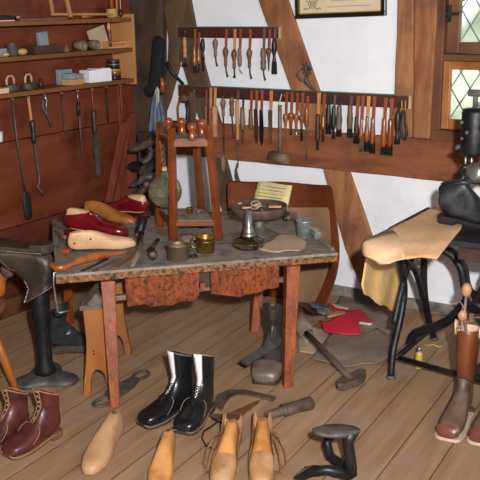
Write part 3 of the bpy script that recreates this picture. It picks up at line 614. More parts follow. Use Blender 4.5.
dn_ = [
 ('dark_handle', 'file', 'faint dark handle on a thin strap', 205.2, (90, 107, 'strap_red', .012), (106, 128, 3.6, 'wood_brown', 'slim'), None, ''),  # strap and bare handle only, without a file blade
 ('wooden_scraper', 'scraper', 'tan wooden shank with brown lower grip', 209.6, (87.5, 110, 'strap_tan', .018), (109, 131, 4.6, 'strap_red', 'slim'), None, ''),
 ('wooden_scraper', 'scraper', 'tan wooden shank with a broad flat wooden grip', 214, (87.5, 107, 'strap_tan', .018), (106, 137, 6.4, 'wood_pink', 'rod'), None, ''),
 ('awl', 'awl', 'turned brown handle and long dark double-ended stem', 223, None, (98, 117, 5.4, 'wood_grey', 'bulb'), (116, 154, 'iron'), 'spike'),
 ('awl', 'awl', 'turned brown handle with a long thin hooked blade', 231.7, None, (97, 116, 4.8, 'wood_brown', 'turn'), (116, 138, 'iron'), 'hook'),
 ('long_scraper', 'scraper', 'long straight tan wooden handle over a wire stem', 237, (90, 101, 'wood_brown'), (100, 140, 3.6, 'strap_tan', 'rod'), (139, 168, 'iron_grey'), 'spike'),
 ('awl', 'awl', 'dark grey handle on a black strap', 242.3, (97, 109, 'black_wood', .012), (107, 130, 5.6, 'wood_grey', 'slim'), (130, 144, 'iron'), 'spike'),
 ('awl', 'awl', 'short brown curved grip on a red strap', 250.5, (90, 110, 'strap_red'), (109, 129.5, 4.6, 'wood_brown', 'slim'), None, ''),
 ('file', 'file', 'red strap and a dark brown tapering blade', 255.6, (90, 110, 'strap_red'), None, (109, 144, 'wood_dark'), 'blade'),
 ('file', 'file', 'red strap and a greenish black tapering blade', 261, (90, 110, 'strap_red'), None, (110, 146, 'iron_black'), 'blade'),
 ('file', 'file', 'tan strap and a broad grey-brown flat file', 270.2, (90.5, 111, 'strap_tan', .02), None, (110, 144, 'iron_rust'), 'file'),
 ('awl', 'awl', 'amber round knob handle just right of the mallet', 285.6, (92, 115, 'strap_red'), (113.5, 132, 5, 'amber', 'rbulb'), None, ''),
 ('awl', 'awl', 'largest amber round knob handle', 291, (92, 114, 'strap_red'), (112.5, 129, 6.2, 'amber', 'rbulb'), (129, 134.5, 'iron'), 'ball'),
 ('awl', 'awl', 'amber knob handle and straight thin spike', 296.4, (93, 115, 'strap_red'), (113.5, 131, 5, 'amber', 'rbulb'), (130, 141, 'steel'), 'spike'),
 ('awl', 'awl', 'dark brown knob handle', 301.8, (92.5, 116, 'strap_red'), (115, 129.5, 5, 'wood_brown', 'rbulb'), (129, 141, 'iron'), 'chisel'),
 ('awl', 'awl', 'amber-brown straight grip and very long spike', 306.8, (96, 108, 'strap_red'), (107, 126, 4.4, 'amber', 'slim'), (125, 160, 'iron_grey'), 'spike'),
 ('awl', 'awl', 'long tan shank and dark purple-brown handle', 318, (92.5, 116, 'strap_tan', .021), (114, 141, 5, 'wood_dark', 'slim'), (140, 150, 'iron'), 'chisel'),
 ('awl', 'awl', 'red-orange bulb handle on a bright red strap', 323.4, (93.5, 117, 'strap_red', .02), (115.5, 130, 5.2, 'amber_red', 'pear'), (129, 142, 'iron'), 'chisel'),
 ('edge_iron', 'iron', 'black handle with a wide black foot', 328.8, (95, 106, 'black_wood', .014), (103.5, 126, 5.2, 'black_wood', 'slim'), (125, 134, 'iron_black'), 'block'),
 ('edge_iron', 'iron', 'narrow black handle with a black foot', 334, (95, 107, 'strap_grey', .014), (106, 129, 4.8, 'black_wood', 'slim'), (129, 139, 'iron_black'), 'chisel'),
 ('edge_iron', 'iron', 'grey-brown swollen handle with a dark foot', 339.5, (96, 107, 'black_wood', .014), (105.5, 130, 6, 'wood_grey', 'slim'), (129, 136.5, 'iron_black'), 'block'),
 ('edge_iron', 'iron', 'dark brown swollen handle with a broad black foot, hung alone', 350.5, (95.5, 107, 'strap_grey', .02), (105, 129, 5.6, 'wood_brown', 'slim'), (129, 137.5, 'iron_black'), 'block'),
 ('edge_iron', 'iron', 'red strap and dark handle with blackened end', 357.2, (95.5, 118, 'strap_red', .02), (116.5, 136, 4.6, 'wood_dark', 'slim'), (134, 143.5, 'iron_black'), 'block'),
 ('edge_iron', 'iron', 'red-brown strap and amber handle with thin dark stem', 362, (95.5, 120, 'strap_red', .02), (118, 141, 5, 'amber', 'pear'), (140, 152, 'iron_grey'), 'chisel'),
 ('edge_iron', 'iron', 'orange strap and amber handle with black end', 367.8, (96, 118, 'strap_tan', .02), (116.5, 142.5, 5.6, 'amber', 'pear'), (142, 151.5, 'iron_black'), 'block'),
 ('edge_iron', 'iron', 'dark red strap and long amber handle with black end', 373.6, (96.5, 118.5, 'strap_red', .02), (117, 144, 5, 'amber', 'slim'), (143, 153.5, 'iron_black'), 'block'),
 ('edge_iron', 'iron', 'amber handle with square black end, left of the last pair', 385, (97.5, 119.5, 'strap_red', .02), (118, 147, 5.6, 'amber', 'slim'), (145, 154.5, 'iron_black'), 'block'),
 ('edge_iron', 'iron', 'red-amber handle with square black end, right of the last pair', 391.2, (98, 120, 'strap_red', .02), (119, 147, 5.2, 'amber_red', 'slim'), (146, 155.5, 'iron_black'), 'block'),
 ('pincers', 'pincers', 'black iron head with a silvery pin', 398.4, (103, 112, 'iron', .010), (110.5, 144, 6, 'black_wood', 'club'), (139, 144, 'iron_black'), 'block'),
]
i = 2
for n, c, d, x, st, h, tp, kd in dn_:
    if x > 280 and i == 13: i = 14
    tool(n, c, d + ', ' + ORD[i] + ' on the lower rack', GD, x, st, h, tp, kd); i += 1
# last: small dark iron shackle on two tan pegs
t = T('iron_shackle', 'small dark iron loop on tan pegs at the right end of the lower rack', 'shackle', W(403.5, 112, .05), 0, GD)
MB().beam(W(402, 100.5, .036), W(402, 112, .04), .006, .005).beam(W(405.5, 100.5, .036), W(405.5, 112, .04), .006, .005).build('peg', 'strap_tan', t, world=True)
MB().tube([W(402.5, 110, .05), W(400.8, 126, .05), W(402.3, 137, .05), W(405, 139.5, .05), W(406.8, 134, .05), W(405, 122, .05), W(404.5, 110, .05)], [.004, .006, .009, .009, .009, .006, .004]).build('loop', 'iron', t, world=True)
# first: big iron nippers and a strip of leather at the left end
t = T('lasting_pincers', 'big dark pincers with round jaws, leftmost on the lower rack', 'pincers', W(184, 94, .06), 0, GD)
MB().ell(W(183.3, 98.5, .065), (.031, .02, .026), 14, 9).build('jaws', 'iron_rust', t, world=True)
MB().tube([W(180, 100, .06), W(177.6, 108, .06), W(178.4, 120, .06), W(176.5, 134, .06)], [.009, .007, .007, .006]).build('handle', 'wood_brown', t, world=True)
MB().tube([W(186.5, 100, .06), W(188.2, 110, .06), W(187, 124, .06), W(189, 136, .06)], [.012, .012, .011, .008]).build('handle', 'iron', t, world=True)
t = T('leather_strip', 'tan leather strip, second on the lower rack beside the big pincers', 'leather', W(192, 94, .04), 0, GD)
MB().grid([[W(192 + dx * w, y, .042 + .006 * math.sin(y * .3 + dx)) for dx in (-1, -.5, 0, .5, 1)] for y, w in ((92, 3), (97, 3.6), (106, 3), (113, 4.5), (119, 3.5), (124, 2))]).build('strip', 'timber_old', t, world=True, solid=.003)
# extra pieces of the double-ended awl and the long scraper
tag(MB().lathe([(.005, 0), (.011, .012), (.014, .04), (.016, .07), (.012, .092), (.005, .1)], W(223, 172.5, .05), n=12).build('short_awl', 'wood_grey'), 'small brown turned handle below the beam, under the double-ended awl', 'handle')  # a lone turned handle, no awl point is built
sc1 = MB(); sc1.tube([W(236.8, 167, .05), W(235.5, 174, .06)], [.005, .009]); a = W(235.2, 172, .065); b = W(242, 189, .13)
t = T('iron_spatula', 'dark iron spatula hanging behind the shallow pan', 'spatula', W(236.8, 167, .05))
MB().tube([W(237.2, 163, .055), W(236, 170, .06), W(236.8, 177, .08), W(239, 182, .10), W(241.5, 187, .12), W(243, 197, .13)], [.004, .010, .016, .017, .02, .012], 10, flat=.6).build('spoon', 'iron_rust', t, world=True)
# mallet
t = T('mallet', 'wooden mallet with pale round head hung by a cord on the lower rack', 'mallet', W(280, 105, .06), 0)
x0 = W(280, 95, .06).x
def M_(y, dx=0, o=.06): return V((x0 + dx, YB - o, W(280, y, o).z))
MB().tube([M_(105), M_(130), M_(154)], [.011, .011, .010]).build('handle', 'wood_grey', t, world=True)
MB().tube([M_(94, 0, .04), M_(104, -.006, .06), M_(108, .012, .06)], .003, 6).build('cord', 'cord_pale', t, world=True)
a = M_(157, -.062); b = M_(157.8, .065); b.y -= .03
MB().lathe([(.024, 0), (.03, .004), (.031, .065), (.03, .128), (.024, .132)], a, b - a, 18).build('head', 'wood_grey', t, world=True)
# spur on the brace
t = T('iron_spur', 'iron spur with a spiked star wheel on the diagonal timber', 'spur', W(303, 76, .03))
c = W(307.2, 69, .045); mb = MB()
for k in range(8):
    a_ = 2 * PI * k / 8; mb.tube([c, c + V((.036 * math.cos(a_), -.004, .036 * math.sin(a_)))], [.008, .0025], 6)
mb.build('rowel', 'iron_grey', t, world=True)
MB().tube([W(307, 74, .035), W(306.5, 82, .035), W(311, 87, .035), W(316, 91, .035)], [.011, .014, .009, .006]).tube([W(306, 81, .035), W(300, 79.5, .035), W(297, 74, .035), W(299.5, 71, .035)], [.009, .008, .007, .005]).build('yoke', 'iron_grey', t, world=True)
# framed certificate
t = T('picture_frame', 'black framed old certificate with an engraved crest', 'picture', W(340, 18, .01))
a = W(295, 19, .03); b = W(385, 15.7, .03); hh = .3; u = (b - a).normalized(); up2 = V((-u.z, 0, u.x)); w_ = (b - a).length
def pf(x, z, o=0): return a + u * x + up2 * z + V((0, -o, 0))
fw = .022; mb = MB()
for x0_, z0_, x1_, z1_ in ((0, 0, w_, fw), (0, hh - fw, w_, hh), (0, fw, fw, hh - fw), (w_ - fw, fw, w_, hh - fw)):
    mb.prism([pf(x0_, z0_), pf(x1_, z0_), pf(x1_, z1_), pf(x0_, z1_)], (0, .028, 0))
mb.build('frame', 'frame_black', t, world=True, bevel=.003)
mb = MB(); g = .005
for x0_, z0_, x1_, z1_ in ((fw, fw, w_ - fw, fw + g), (fw, hh - fw - g, w_ - fw, hh - fw), (fw, fw, fw + g, hh - fw), (w_ - fw - g, fw, w_ - fw, hh - fw)):
    mb.prism([pf(x0_, z0_, -.004), pf(x1_, z0_, -.004), pf(x1_, z1_, -.004), pf(x0_, z1_, -.004)], (0, .008, 0))
mb.build('gilt_edge', 'gilt', t, world=True)
mb = None
crt = MB().prism([pf(fw, fw, -.012), pf(w_ - fw, fw, -.012), pf(w_ - fw, hh - fw, -.012), pf(fw, hh - fw, -.012)], (0, .004, 0)).build('certificate', 'paper_old', t, world=True)
mb = MB()
def stroke(pts, r=.0016): mb.tube([pf(x, z, -.0115) for x, z in pts], r, 5)
cx, cz = .10, .075
def part(nm, *strokes):
    m_ = MB()
    for pts, r in strokes: m_.tube([pf(x, z, -.0115) for x, z in pts], r, 5)
    m_.build(nm, 'ink', crt, world=True)
part('crest_ring', ([(cx + .022 * math.cos(q), cz + .024 * math.sin(q)) for q in [2 * PI * k / 16 for k in range(17)]], .0016)); part('crest_ring', ([(cx + .013 * math.cos(q), cz + .015 * math.sin(q)) for q in [2 * PI * k / 12 for k in range(13)]], .0014))
for s_ in (-1, 1):
    part('scroll', ([(cx + s_ * .014, cz - .02), (cx + s_ * .03, cz - .03), (cx + s_ * .045, cz - .022), (cx + s_ * .05, cz - .03)], .0022)); part('scroll', ([(cx + s_ * .02, cz + .005), (cx + s_ * .034, cz + .016), (cx + s_ * .03, cz + .03)], .0018))
for k in range(4): part('crest_bar', ([(cx - .008 + .005 * k, cz - .01), (cx - .008 + .005 * k, cz + .01)], .001))
for r_ in range(3):
    zz = .055 + r_ * .03; n_ = 60; x0, x1 = .19 + .02 * r_, w_ - .08 - .015 * r_
    part('script_line', ([(x0 + (x1 - x0) * k / n_, zz + .0035 * math.sin(k * 2.2 + r_) * (.3 + .7 * abs(math.sin(k * .5)))) for k in range(n_ + 1)], .001))

# ------------------------------------------------------------------ footwear generators (local: toe along +y, sole on z=0)
def ring(Tp, Bp, w, n=24, e=.8, off=0.):
    Tp = V((off, Tp[0], Tp[1])); Bp = V((off, Bp[0], Bp[1])); c = (Tp + Bp) / 2; h = (Tp - Bp) / 2; o = []
    for k in range(n):
        a = 2 * PI * k / n; ca, sa = math.cos(a), math.sin(a)
        f = math.copysign(abs(ca) ** (e if ca > 0 else .55), ca); g = math.copysign(abs(sa) ** e, sa)
        o.append(c + h * f + V((w / 2 * g, 0, 0)))
    return o
BOOT = [(.283, .032, .284, .017, .034), (.278, .048, .281, .013, .060), (.263, .062, .270, .012, .083), (.235, .067, .245, .012, .095), (.200, .073, .205, .013, .101), (.165, .088, .160, .017, .094),
        (.138, .108, .115, .022, .080), (.118, .128, .065, .026, .070), (.106, .145, .018, .028, .066), (.099, .156, -.006, .050, .062), (.093, .168, -.012, .080, .059), (.089, .182, -.004, .115, .060)]
LOW = [(.284, .028, .284, .017, .016), (.279, .041, .281, .013, .048), (.265, .052, .270, .012, .072), (.235, .057, .245, .012, .090), (.200, .062, .205, .013, .096), (.165, .074, .160, .017, .088),
       (.142, .094, .115, .022, .078), (.124, .104, .065, .026, .070), (.118, .106, .015, .028, .066), (.116, .106, -.010, .045, .066), (.116, .106, -.014, .066, .066), (.118, .106, -.010, .088, .064)]
LAST = [(.283, .018, .283, .007, .010), (.277, .031, .279, .003, .036), (.262, .043, .267, .001, .056), (.232, .052, .242, .0, .077), (.200, .060, .205, .001, .092), (.165, .075, .160, .006, .084),
        (.138, .094, .115, .012, .070), (.115, .108, .060, .016, .060), (.095, .114, .012, .018, .057), (.080, .116, -.006, .045, .054), (.066, .117, -.004, .075, .046), (.060, .119, .002, .105, .036), (.058, .120, .008, .115, .028)]
def prof(P, s=1., w=1.): return [ring((a * s, b * s), (c * s, d * s), e_ * s * w) for a, b, c, d, e_ in P]
def sole_outline(P, s, w, k0, grow):
    rt = []; lf = []
    for a, b, c, d, e_ in P[:9]:
        rt.append(V((e_ * s * w / 2 + grow, c * s, 0))); lf.append(V((-e_ * s * w / 2 - grow, c * s, 0)))
    y0 = P[8][2] * s; wb = P[8][4] * s * w / 2 + grow
    back = [V((wb * math.cos(q), y0 - (.030 * s) * math.sin(q), 0)) for q in [PI * k / 8 for k in range(1, 8)]]
    return rt + back + lf[::-1]
def boot(t, mu, shaft=1., s=1., w=1., sole='sole_dark', edge=None, tongue=None, lace='lace_black', heel=.026, open_=True, toe_m=None, lean=0., flop=0., thick=.004, wob=0., lacing=True, lining='old_leather', ext=None):
    P = list(BOOT); n = 5
    if ext: P += ext; n = 0
    for k in range(1, n + 1):
        u = k / n; h = .06 + .13 * shaft * u
        P.append((.090 + .016 * u + lean * u * u, .130 + h * .82 + .012 * u, -.006 + .004 * u + lean * u * u - flop * u * u, .060 + h, .062 + .018 * u))
    R = prof(P, s, w)
    mb = MB().loft(R, True, not open_); u_ = mb.build('upper', mu, t, sub=1, wob=wob, wsc=18)
    if open_:
        q = u_.modifiers.new('solid', 'SOLIDIFY'); q.thickness = thick; q.offset = -1; u_.modifiers.move(1, 0)
        MB().loft([[p + (sum(r, V()) / len(r) - p) * .08 for p in r] for r in R[-3:]][::-1], False, True).build('lining', lining, t)
    ol = sole_outline(P, s, w, 0, .003); mb = MB()
    ys = sorted((c_ * s, d_ * s) for a_, b_, c_, d_, e_ in P[:9])
    def sz(y):
        if y <= ys[0][0]: return ys[0][1]
        for (y0, z0), (y1, z1) in zip(ys, ys[1:]):
            if y <= y1: return z0 + (z1 - z0) * (y - y0) / max(y1 - y0, 1e-6)
        return ys[-1][1]
    top = [V((p.x, p.y, sz(p.y) + .004 * s)) for p in ol]; bot = [V((p.x * .985, p.y, max(.0005, sz(p.y) - .011 * s))) for p in ol]
    mb.loft([bot, top], True, True, smooth=False); so = mb.build('sole', sole, t, bevel=.0015)
    hp = [p for p in ol if p.y < .066 * s]
    if heel: MB().loft([[V((p.x * .94, p.y * .97, 0)) for p in hp], [V((p.x, p.y, sz(p.y) - .004 * s)) for p in hp]], True, True, smooth=False).build('heel', sole, so, bevel=.0015)
    if edge:
        e_ = MB().tube([p + V((0, 0, .0)) for p in top[:9]] , .0022, 5).tube([p for p in top[9 + 7:]], .0022, 5); e_.build('welt', edge, so)
    if edge and tongue != 'old_leather':
        rr_ = ring((P[6][0] * s - .012, P[6][1] * s - .004), (P[4][2] * s, P[4][3] * s + .004), max(P[5][4], P[4][4]) * s * w + .003); nq = len(rr_)
        MB().tube([rr_[k % nq] + V((0, 0, .003)) for k in range(-nq // 4 - 1, nq // 4 + 2)], .0014, 5).build('vamp_seam', edge, u_)
    # front line for tongue and laces
    fr = [V((0, a * s, b * s)) for a, b, c, d, e_ in P]
    def fpt(i):
        i0 = int(i); f = i - i0; i1 = min(i0 + 1, len(fr) - 1); p = fr[i0].lerp(fr[i1], f); d = (fr[i1] - fr[i0]).normalized() if i1 > i0 else (fr[i0] - fr[i0 - 1]).normalized()
        nrm = V((0, d.z, -d.y)); nrm = nrm if nrm.y > 0 or nrm.z > 0 else -nrm
        return p, nrm
    top_i = len(P) - 1; i_s = 6.0
    if tongue:
        rows = []
        for k in range(13):
            u = k / 12; i = i_s + (top_i - i_s) * u; p, nr = fpt(i); hw = (.003 + .017 * u) * s
            rows.append([p + nr * .0028 + V((hw * q, 0, 0)) - nr * (.004 * q * q * (1 if u > .2 else .5)) for q in (-1, -.5, 0, .5, 1)])
        MB().grid(rows).build('tongue', tongue, t, solid=.002)
    if edge:
        mb = MB()
        for sg in (-1, 1):
            mb.tube([fpt(i_s + (top_i - i_s) * u)[0] + fpt(i_s + (top_i - i_s) * u)[1] * .002 + V((sg * (.007 + .014 * u) * s, 0, 0)) - fpt(i_s + (top_i - i_s) * u)[1] * (.004 * u) for u in [k / 10 for k in range(11)]], .0016, 5)
        mb.tube(R[-1] + [R[-1][0]], .0022, 5); mb.build('piping', edge, u_)
    if lacing:
        mb = MB(); nr_ = 6
        for k in range(nr_):
            u = (-.12 + .3 * k / (nr_ - 1)) if tongue == 'white_cloth' else .04 + .9 * k / (nr_ - 1); p, nr = fpt(i_s + (top_i - i_s) * u); p2, _ = fpt(i_s + (top_i - i_s) * min(1, u + .09)); hw = (.011 + .014 * u) * s
            for sg in (-1, 1): mb.tube([p + nr * .002 + V((-sg * hw, 0, 0)), p.lerp(p2, .5) + nr * .006, p2 + nr * .002 + V((sg * hw, 0, 0))], .0017, 5)
        mb.build('lace', lace, u_)
    return P, R
def last(t, m, s=1., w=1., name='body', holes=True, ms=None):
    o = MB().loft(prof(LAST, s, w)).build(name, m, t, sub=1)
    if holes:
        mb = MB().lathe([(.006, -.002), (.006, .0015)], (0, .034 * s, .1185 * s), n=10); mb.build('peg_hole', ms or 'wood_dark', t)
# ------------------------------------------------------------------ workbench
TZ = .55
BFL = F(55.5, 275, TZ); BFR = F(338.5, 253, TZ); u_ax = (BFR - BFL).normalized(); v_ax = V((-u_ax.y, u_ax.x, 0)); TLn = (BFR - BFL).length; TD = .92
def tb(a, b, z=TZ): p = BFL + u_ax * a + v_ax * b; p.z = z; return p
def tface(x, y, b=0.):
    r = ray(x, y); p0 = tb(0, b); return EYE + r * ((p0 - EYE).dot(v_ax) / r.dot(v_ax))
ang = math.atan2(u_ax.y, u_ax.x); c = tb(TLn / 2, TD / 2, 0)
wb_ = T('workbench', 'low worn wooden cobbler workbench with ragged front boards', 'workbench', c, ang)
# top: boards with an uneven front edge
ol = []
nf = 26
for k in range(nf + 1): ol.append(tb(TLn * k / nf, .004 * noise.noise(V((k * .9, 0, 0))) + .004))
ol += [tb(TLn, TD), tb(0, TD)]
MB().prism([p + V((0, 0, -.012)) for p in ol], (0, 0, .012)).build('tabletop', 'table_top', wb_, world=True, bevel=.002)
ol2 = [tb(TLn * k / nf, .006 * noise.noise(V((k * .7, 3, 0))) + .008) for k in range(nf + 1)] + [tb(TLn, TD - .01), tb(.0, TD - .01)]
o = MB().prism([p + V((0, 0, -.042)) for p in ol2], (0, 0, .0305)).build('edge', 'table_edge', wb_, world=True, bevel=.003); o['label'] = 'splintered reddish front edge'
MB().beam(tb(.012, .03, TZ + .006), tb(.012, TD, TZ + .006), .024, .014).build('edge_strip', 'table_top', wb_, world=True, bevel=.002)
MB().beam(tb(TLn - .012, .05, TZ + .005), tb(TLn - .012, TD, TZ + .005), .02, .012).build('edge_strip', 'table_top', wb_, world=True, bevel=.002)
def apron(pts, b):
    q = []
    P0 = [tface(x, y, b) for x, y in pts]
    MB().prism(P0, v_ax * .02).build('drawer_board', 'table_wood', wb_, world=True, bevel=.003)
apron([(124.5, 279), (199, 272), (199.5, 296), (196, 301), (180, 302), (172, 306), (163, 305.5), (152, 307.5), (146, 304.5), (127.5, 307)], .035)
apron([(210.5, 271), (279.5, 264), (279, 287), (272, 289.5), (268, 289), (261, 292), (254, 294), (246, 295), (240, 297.5), (229, 296), (211, 294)], .03)
# dark boxes (drawer bodies) behind the front boards and a rail
MB().box(tb(TLn / 2 + .0, .25, .455), (.62, .36, .07), Matrix.Rotation(ang, 3, 'Z')).build('drawer_body', 'wood_dark', wb_, world=True)
a = tface(112, 298, .09); b = tface(292, 278, .09)
MB().beam(a, b, .03, .022)  .build('rail', 'wood_grey', wb_, world=True, bevel=.002)
MB().beam(tface(203, 287, .02) + v_ax * .005, tface(207, 296, .02) + v_ax * .3, .02, .03).build('runner', 'table_leg', wb_, world=True)
def leg(a, b, w0, w1):
    d = (b - a); R = Matrix.Rotation(ang, 3, 'Z'); vs = []
    for c_, w_ in ((a, w0), (b, w1)):
        for x, y in ((-.5, -.5), (.5, -.5), (.5, .5), (-.5, .5)): vs.append(c_ + R @ V((x * w_, y * w_, 0)))
    MB().add(vs, [(3, 2, 1, 0), (4, 5, 6, 7), (0, 1, 5, 4), (1, 2, 6, 5), (2, 3, 7, 6), (3, 0, 4, 7)]).build('leg', 'table_leg', wb_, world=True, bevel=.003)
def legpair(xt, yt, xb, yb, b, w0, w1):
    a = tface(xt, yt, b); a.z = .505; f = F(xb, yb, .0); leg(a, f, w0, w1)
legpair(108, 288, 115, 406, .032, .060, .040); legpair(292, 270, 287.5, 386, .04, .060, .042)
rr = F(254, 331); a = tb(TLn - .13, TD - .12, .505); leg(a, rr, .055, .042)
a = tb(.14, TD - .12, .505); leg(tb(.06, TD - .07, .505), F(69.5, 323, 0), .05, .042)
# steel rod hooked over the left corner
t = T('steel_hook', 'thin bent steel rod hanging from the left corner of the workbench', 'hook', tb(-.012, .02, TZ))
q = [tb(.02, .03, TZ + .004), tb(-.006, .02, TZ + .004)]; b0_ = q[-1]
def dn(y, dx=0): p = b0_.copy(); p.z = hz(b0_, y); return p + u_ax * dx
MB().tube(q + [dn(284, -.004), dn(300), dn(311.5, .004), dn(313, .012), dn(311.5, .05)], .0042, 8).build('rod', 'steel', t, world=True)
# ------------------------------------------------------------------ on the bench: shoes and lasts
def shoe(t, s=1., w=1.):
    P = [(a, b + .001, c, d, e_ * 1.0) for a, b, c, d, e_ in LOW]; R = prof(P, s, w)
    up = MB().loft(R, True, False).build('upper', 'red_leather', t, sub=1); q = up.modifiers.new('solid', 'SOLIDIFY'); q.thickness = .003; q.offset = -1; up.modifiers.move(1, 0)
    LP = [(a, b - .002, c + .002, d + .004, e_ * .95) for a, b, c, d, e_ in LAST]; LP = [(min(a, .272), b, min(c, .272), d, e_) for a, b, c, d, e_ in LP]
    MB().loft(prof(LP[3:], s, w)).build('last', 'last_pale', t, sub=1)['label'] = 'pale wooden last inside the shoe'
    ol = sole_outline(P, s, w, 0, -.001); MB().prism([p + V((0, 0, .004 * s)) for p in ol], (0, 0, .010 * s)).build('sole', 'red_leather', t, bevel=.001)
    hp = [p for p in ol if p.y < .055 * s]; MB().prism(hp, (0, 0, .02 * s)).build('heel', 'red_leather', t, bevel=.001)
    mb = MB()
    for k in range(3):
        y = (.150 - .012 * k) * s; z = (.082 + .004 * k) * s
        for sg in (-1, 1): mb.tube([(-sg * .012, y, z + .001), (0, y - .005, z + .009), (sg * .012, y - .01, z + .003)], .0022, 5)
    mb.tube([(.004, .128 * s, .094 * s), (.02, .12 * s, .103 * s), (.03, .135 * s, .1 * s)], .002, 5); mb.build('lace', 'cord_pale', t)
a = F(68, 234, TZ); b = F(129, 238.5, TZ)
t = T('red_shoe', 'dark red leather low shoe on a last, toe right, beside the pale last', 'shoe', a + V((0, 0, .001)), head(a, b), 'red shoes'); t.rotation_euler = (0, .0, head(a, b)); shoe(t, 1.1)
t.location.z = TZ + .001
a = F(146, 218.5, TZ); b = F(92, 209, TZ)
t = T('red_shoe', 'dark red leather low shoe with its heel beside the glass globe', 'shoe', a + V((0, 0, .001)), head(a, b), 'red shoes'); shoe(t, 1.02)
a = F(69, 258, TZ); b = F(138, 250, TZ)
t = T('shoe_last', 'pale wooden shoe last with two peg holes at the front of the bench', 'last', a + V((0, 0, .006)), 0); t.rotation_euler = Matrix.Rotation(head(a, b), 3, 'Z').to_euler(); t.rotation_euler = (Matrix.Rotation(head(a, b), 3, 'Z') @ Matrix.Rotation(.3, 3, 'Y')).to_euler(); t.location.z = TZ + .022
t.scale = (.8, 1, .85); last(t, 'last_pale', 1.05, .92, holes=False)
MB().lathe([(.005, -.002), (.005, .003)], (.028, .02, .07), (1, 0, .25), 8).build('peg_hole', 'wood_dark', t); MB().lathe([(.005, -.002), (.005, .003)], (.027, .09, .085), (1, 0, .5), 8).build('peg_hole', 'wood_dark', t)
a = F(86, 219, TZ); b = F(150, 226, TZ)
t = T('shoe_last', 'glossy brown wooden shoe last lying between the two red shoes', 'last', a + V((0, 0, .001)), head(a, b)); t.scale = (.85, 1, .8); last(t, 'last_brown', 1.05, .95)
p = F(66, 250, TZ); tag(MB().tube([F(62, 251, TZ + .014), F(70, 251.5, TZ + .014)], .013).build('wooden_peg', 'amber_red', bevel=.001), 'short reddish wooden peg at the heel of the pale last', 'peg')
p = F(64, 237, TZ); tag(MB().tube([F(55, 231, TZ + .03), F(64, 237.5, TZ + .014), F(67, 238, TZ + .012)], [.003, .012, .012]).build('awl_stub', 'wood_brown'), 'small brown awl stub at the left edge behind the pale last', 'awl')
# burnishing handle across the corner
t = T('long_stick', 'long glossy amber wooden stick lying across the bench corner', 'stick', F(85, 259, TZ))
pp = [(48.5, 261, .02), (52, 265, .022), (57, 268, .021), (64, 267.5, .02), (70, 265, .02), (77, 262, .021), (86, 258.5, .022), (97, 256.5, .021), (106, 255, .016), (112, 254.5, .012), (120, 253.5, .011), (128, 252.5, .008)]
rd = [.006, .014, .015, .014, .010, .015, .018, .017, .014, .009, .009, .005]
MB().tube([F(x, y, TZ + z) for x, y, z in pp], rd, 12).build('stick', 'amber', t, world=True)
# knives and files
def strip(name, lab, cat, pts, w, m, h=.005, m2=None, n2=0, z=.0):
    t = T(name, lab, cat, F(*pts[0], TZ + z)); q = [F(x, y, TZ + z + h / 2 + .001) for x, y in pts]
    mb = MB().beam(q[0], q[1], w, h, V((0, 0, 1)), w * .7) if len(q) == 2 else MB().tube(q, w / 2, 8, flat=.4)
    mb.build('blade', m, t, world=True, bevel=.001)
    if m2: d = (q[0] - q[1]).normalized(); MB().tube([q[0], q[0] + d * .03, q[0] + d * .09], [.008, .012, .010], 9, flat=.6).build('handle', m2, t, world=True)
strip('knife', 'dark narrow knife lying before the amber stick, left one', 'knife', [(82, 271), (108, 258.5)], .016, 'iron')
strip('knife', 'dark narrow knife lying before the amber stick, right one', 'knife', [(93, 271), (120, 258)], .018, 'iron_grey')
strip('flat_rasp', 'flat brown rasp lying left of the hammer handle', 'rasp', [(113, 267.5), (139, 250)], .034, 'wood_brown', .007)
t = T('hammer', 'hammer with black cylindrical head and silvery face beside the pale last', 'hammer', F(139, 241, TZ), 0, 'hammers on the workbench')
hb_ = F(139.3, 241, TZ); hd = V((hb_.x, hb_.y, TZ + .016)); tp_ = hd + V((-.01, .05, .075))
MB().lathe([(.018, .0), (.021, .004), (.021, .08), (.018, .088), (.010, .09)], hd + V((0, 0, .012)), tp_ - hd, 14).build('head', 'iron_black', t, world=True)
MB().lathe([(.012, -.012), (.019, -.004), (.017, .002)], hd + V((0, 0, .014)), tp_ - hd, 14).build('face', 'steel', t, world=True)
MB().tube([hd + V((.01, -.0, .03)), F(139.5, 250, TZ + .018), F(132, 266, TZ + .016)], [.010, .013, .011], 9, flat=.7).build('handle', 'wood_grey', t, world=True)
t = T('hammer', 'hammer with round grey face turned forward, beside the grey cup', 'hammer', F(153, 256, TZ), 0, 'hammers on the workbench')
a = F(153, 255.5, TZ + .020); b = F(148.5, 243, TZ + .022)
MB().lathe([(.016, 0), (.02, .003), (.02, .02), (.015, .03), (.016, .055), (.019, .075), (.012, .09)], a, b - a, 14).build('head', 'iron', t, world=True)
MB().lathe([(.015, -.002), (.017, .001)], a, b - a, 14).build('face', 'iron_grey', t, world=True)
MB().tube([a.lerp(b, .5), F(158, 240, TZ + .012)], .009, 8).build('handle', 'wood_dark', t, world=True)
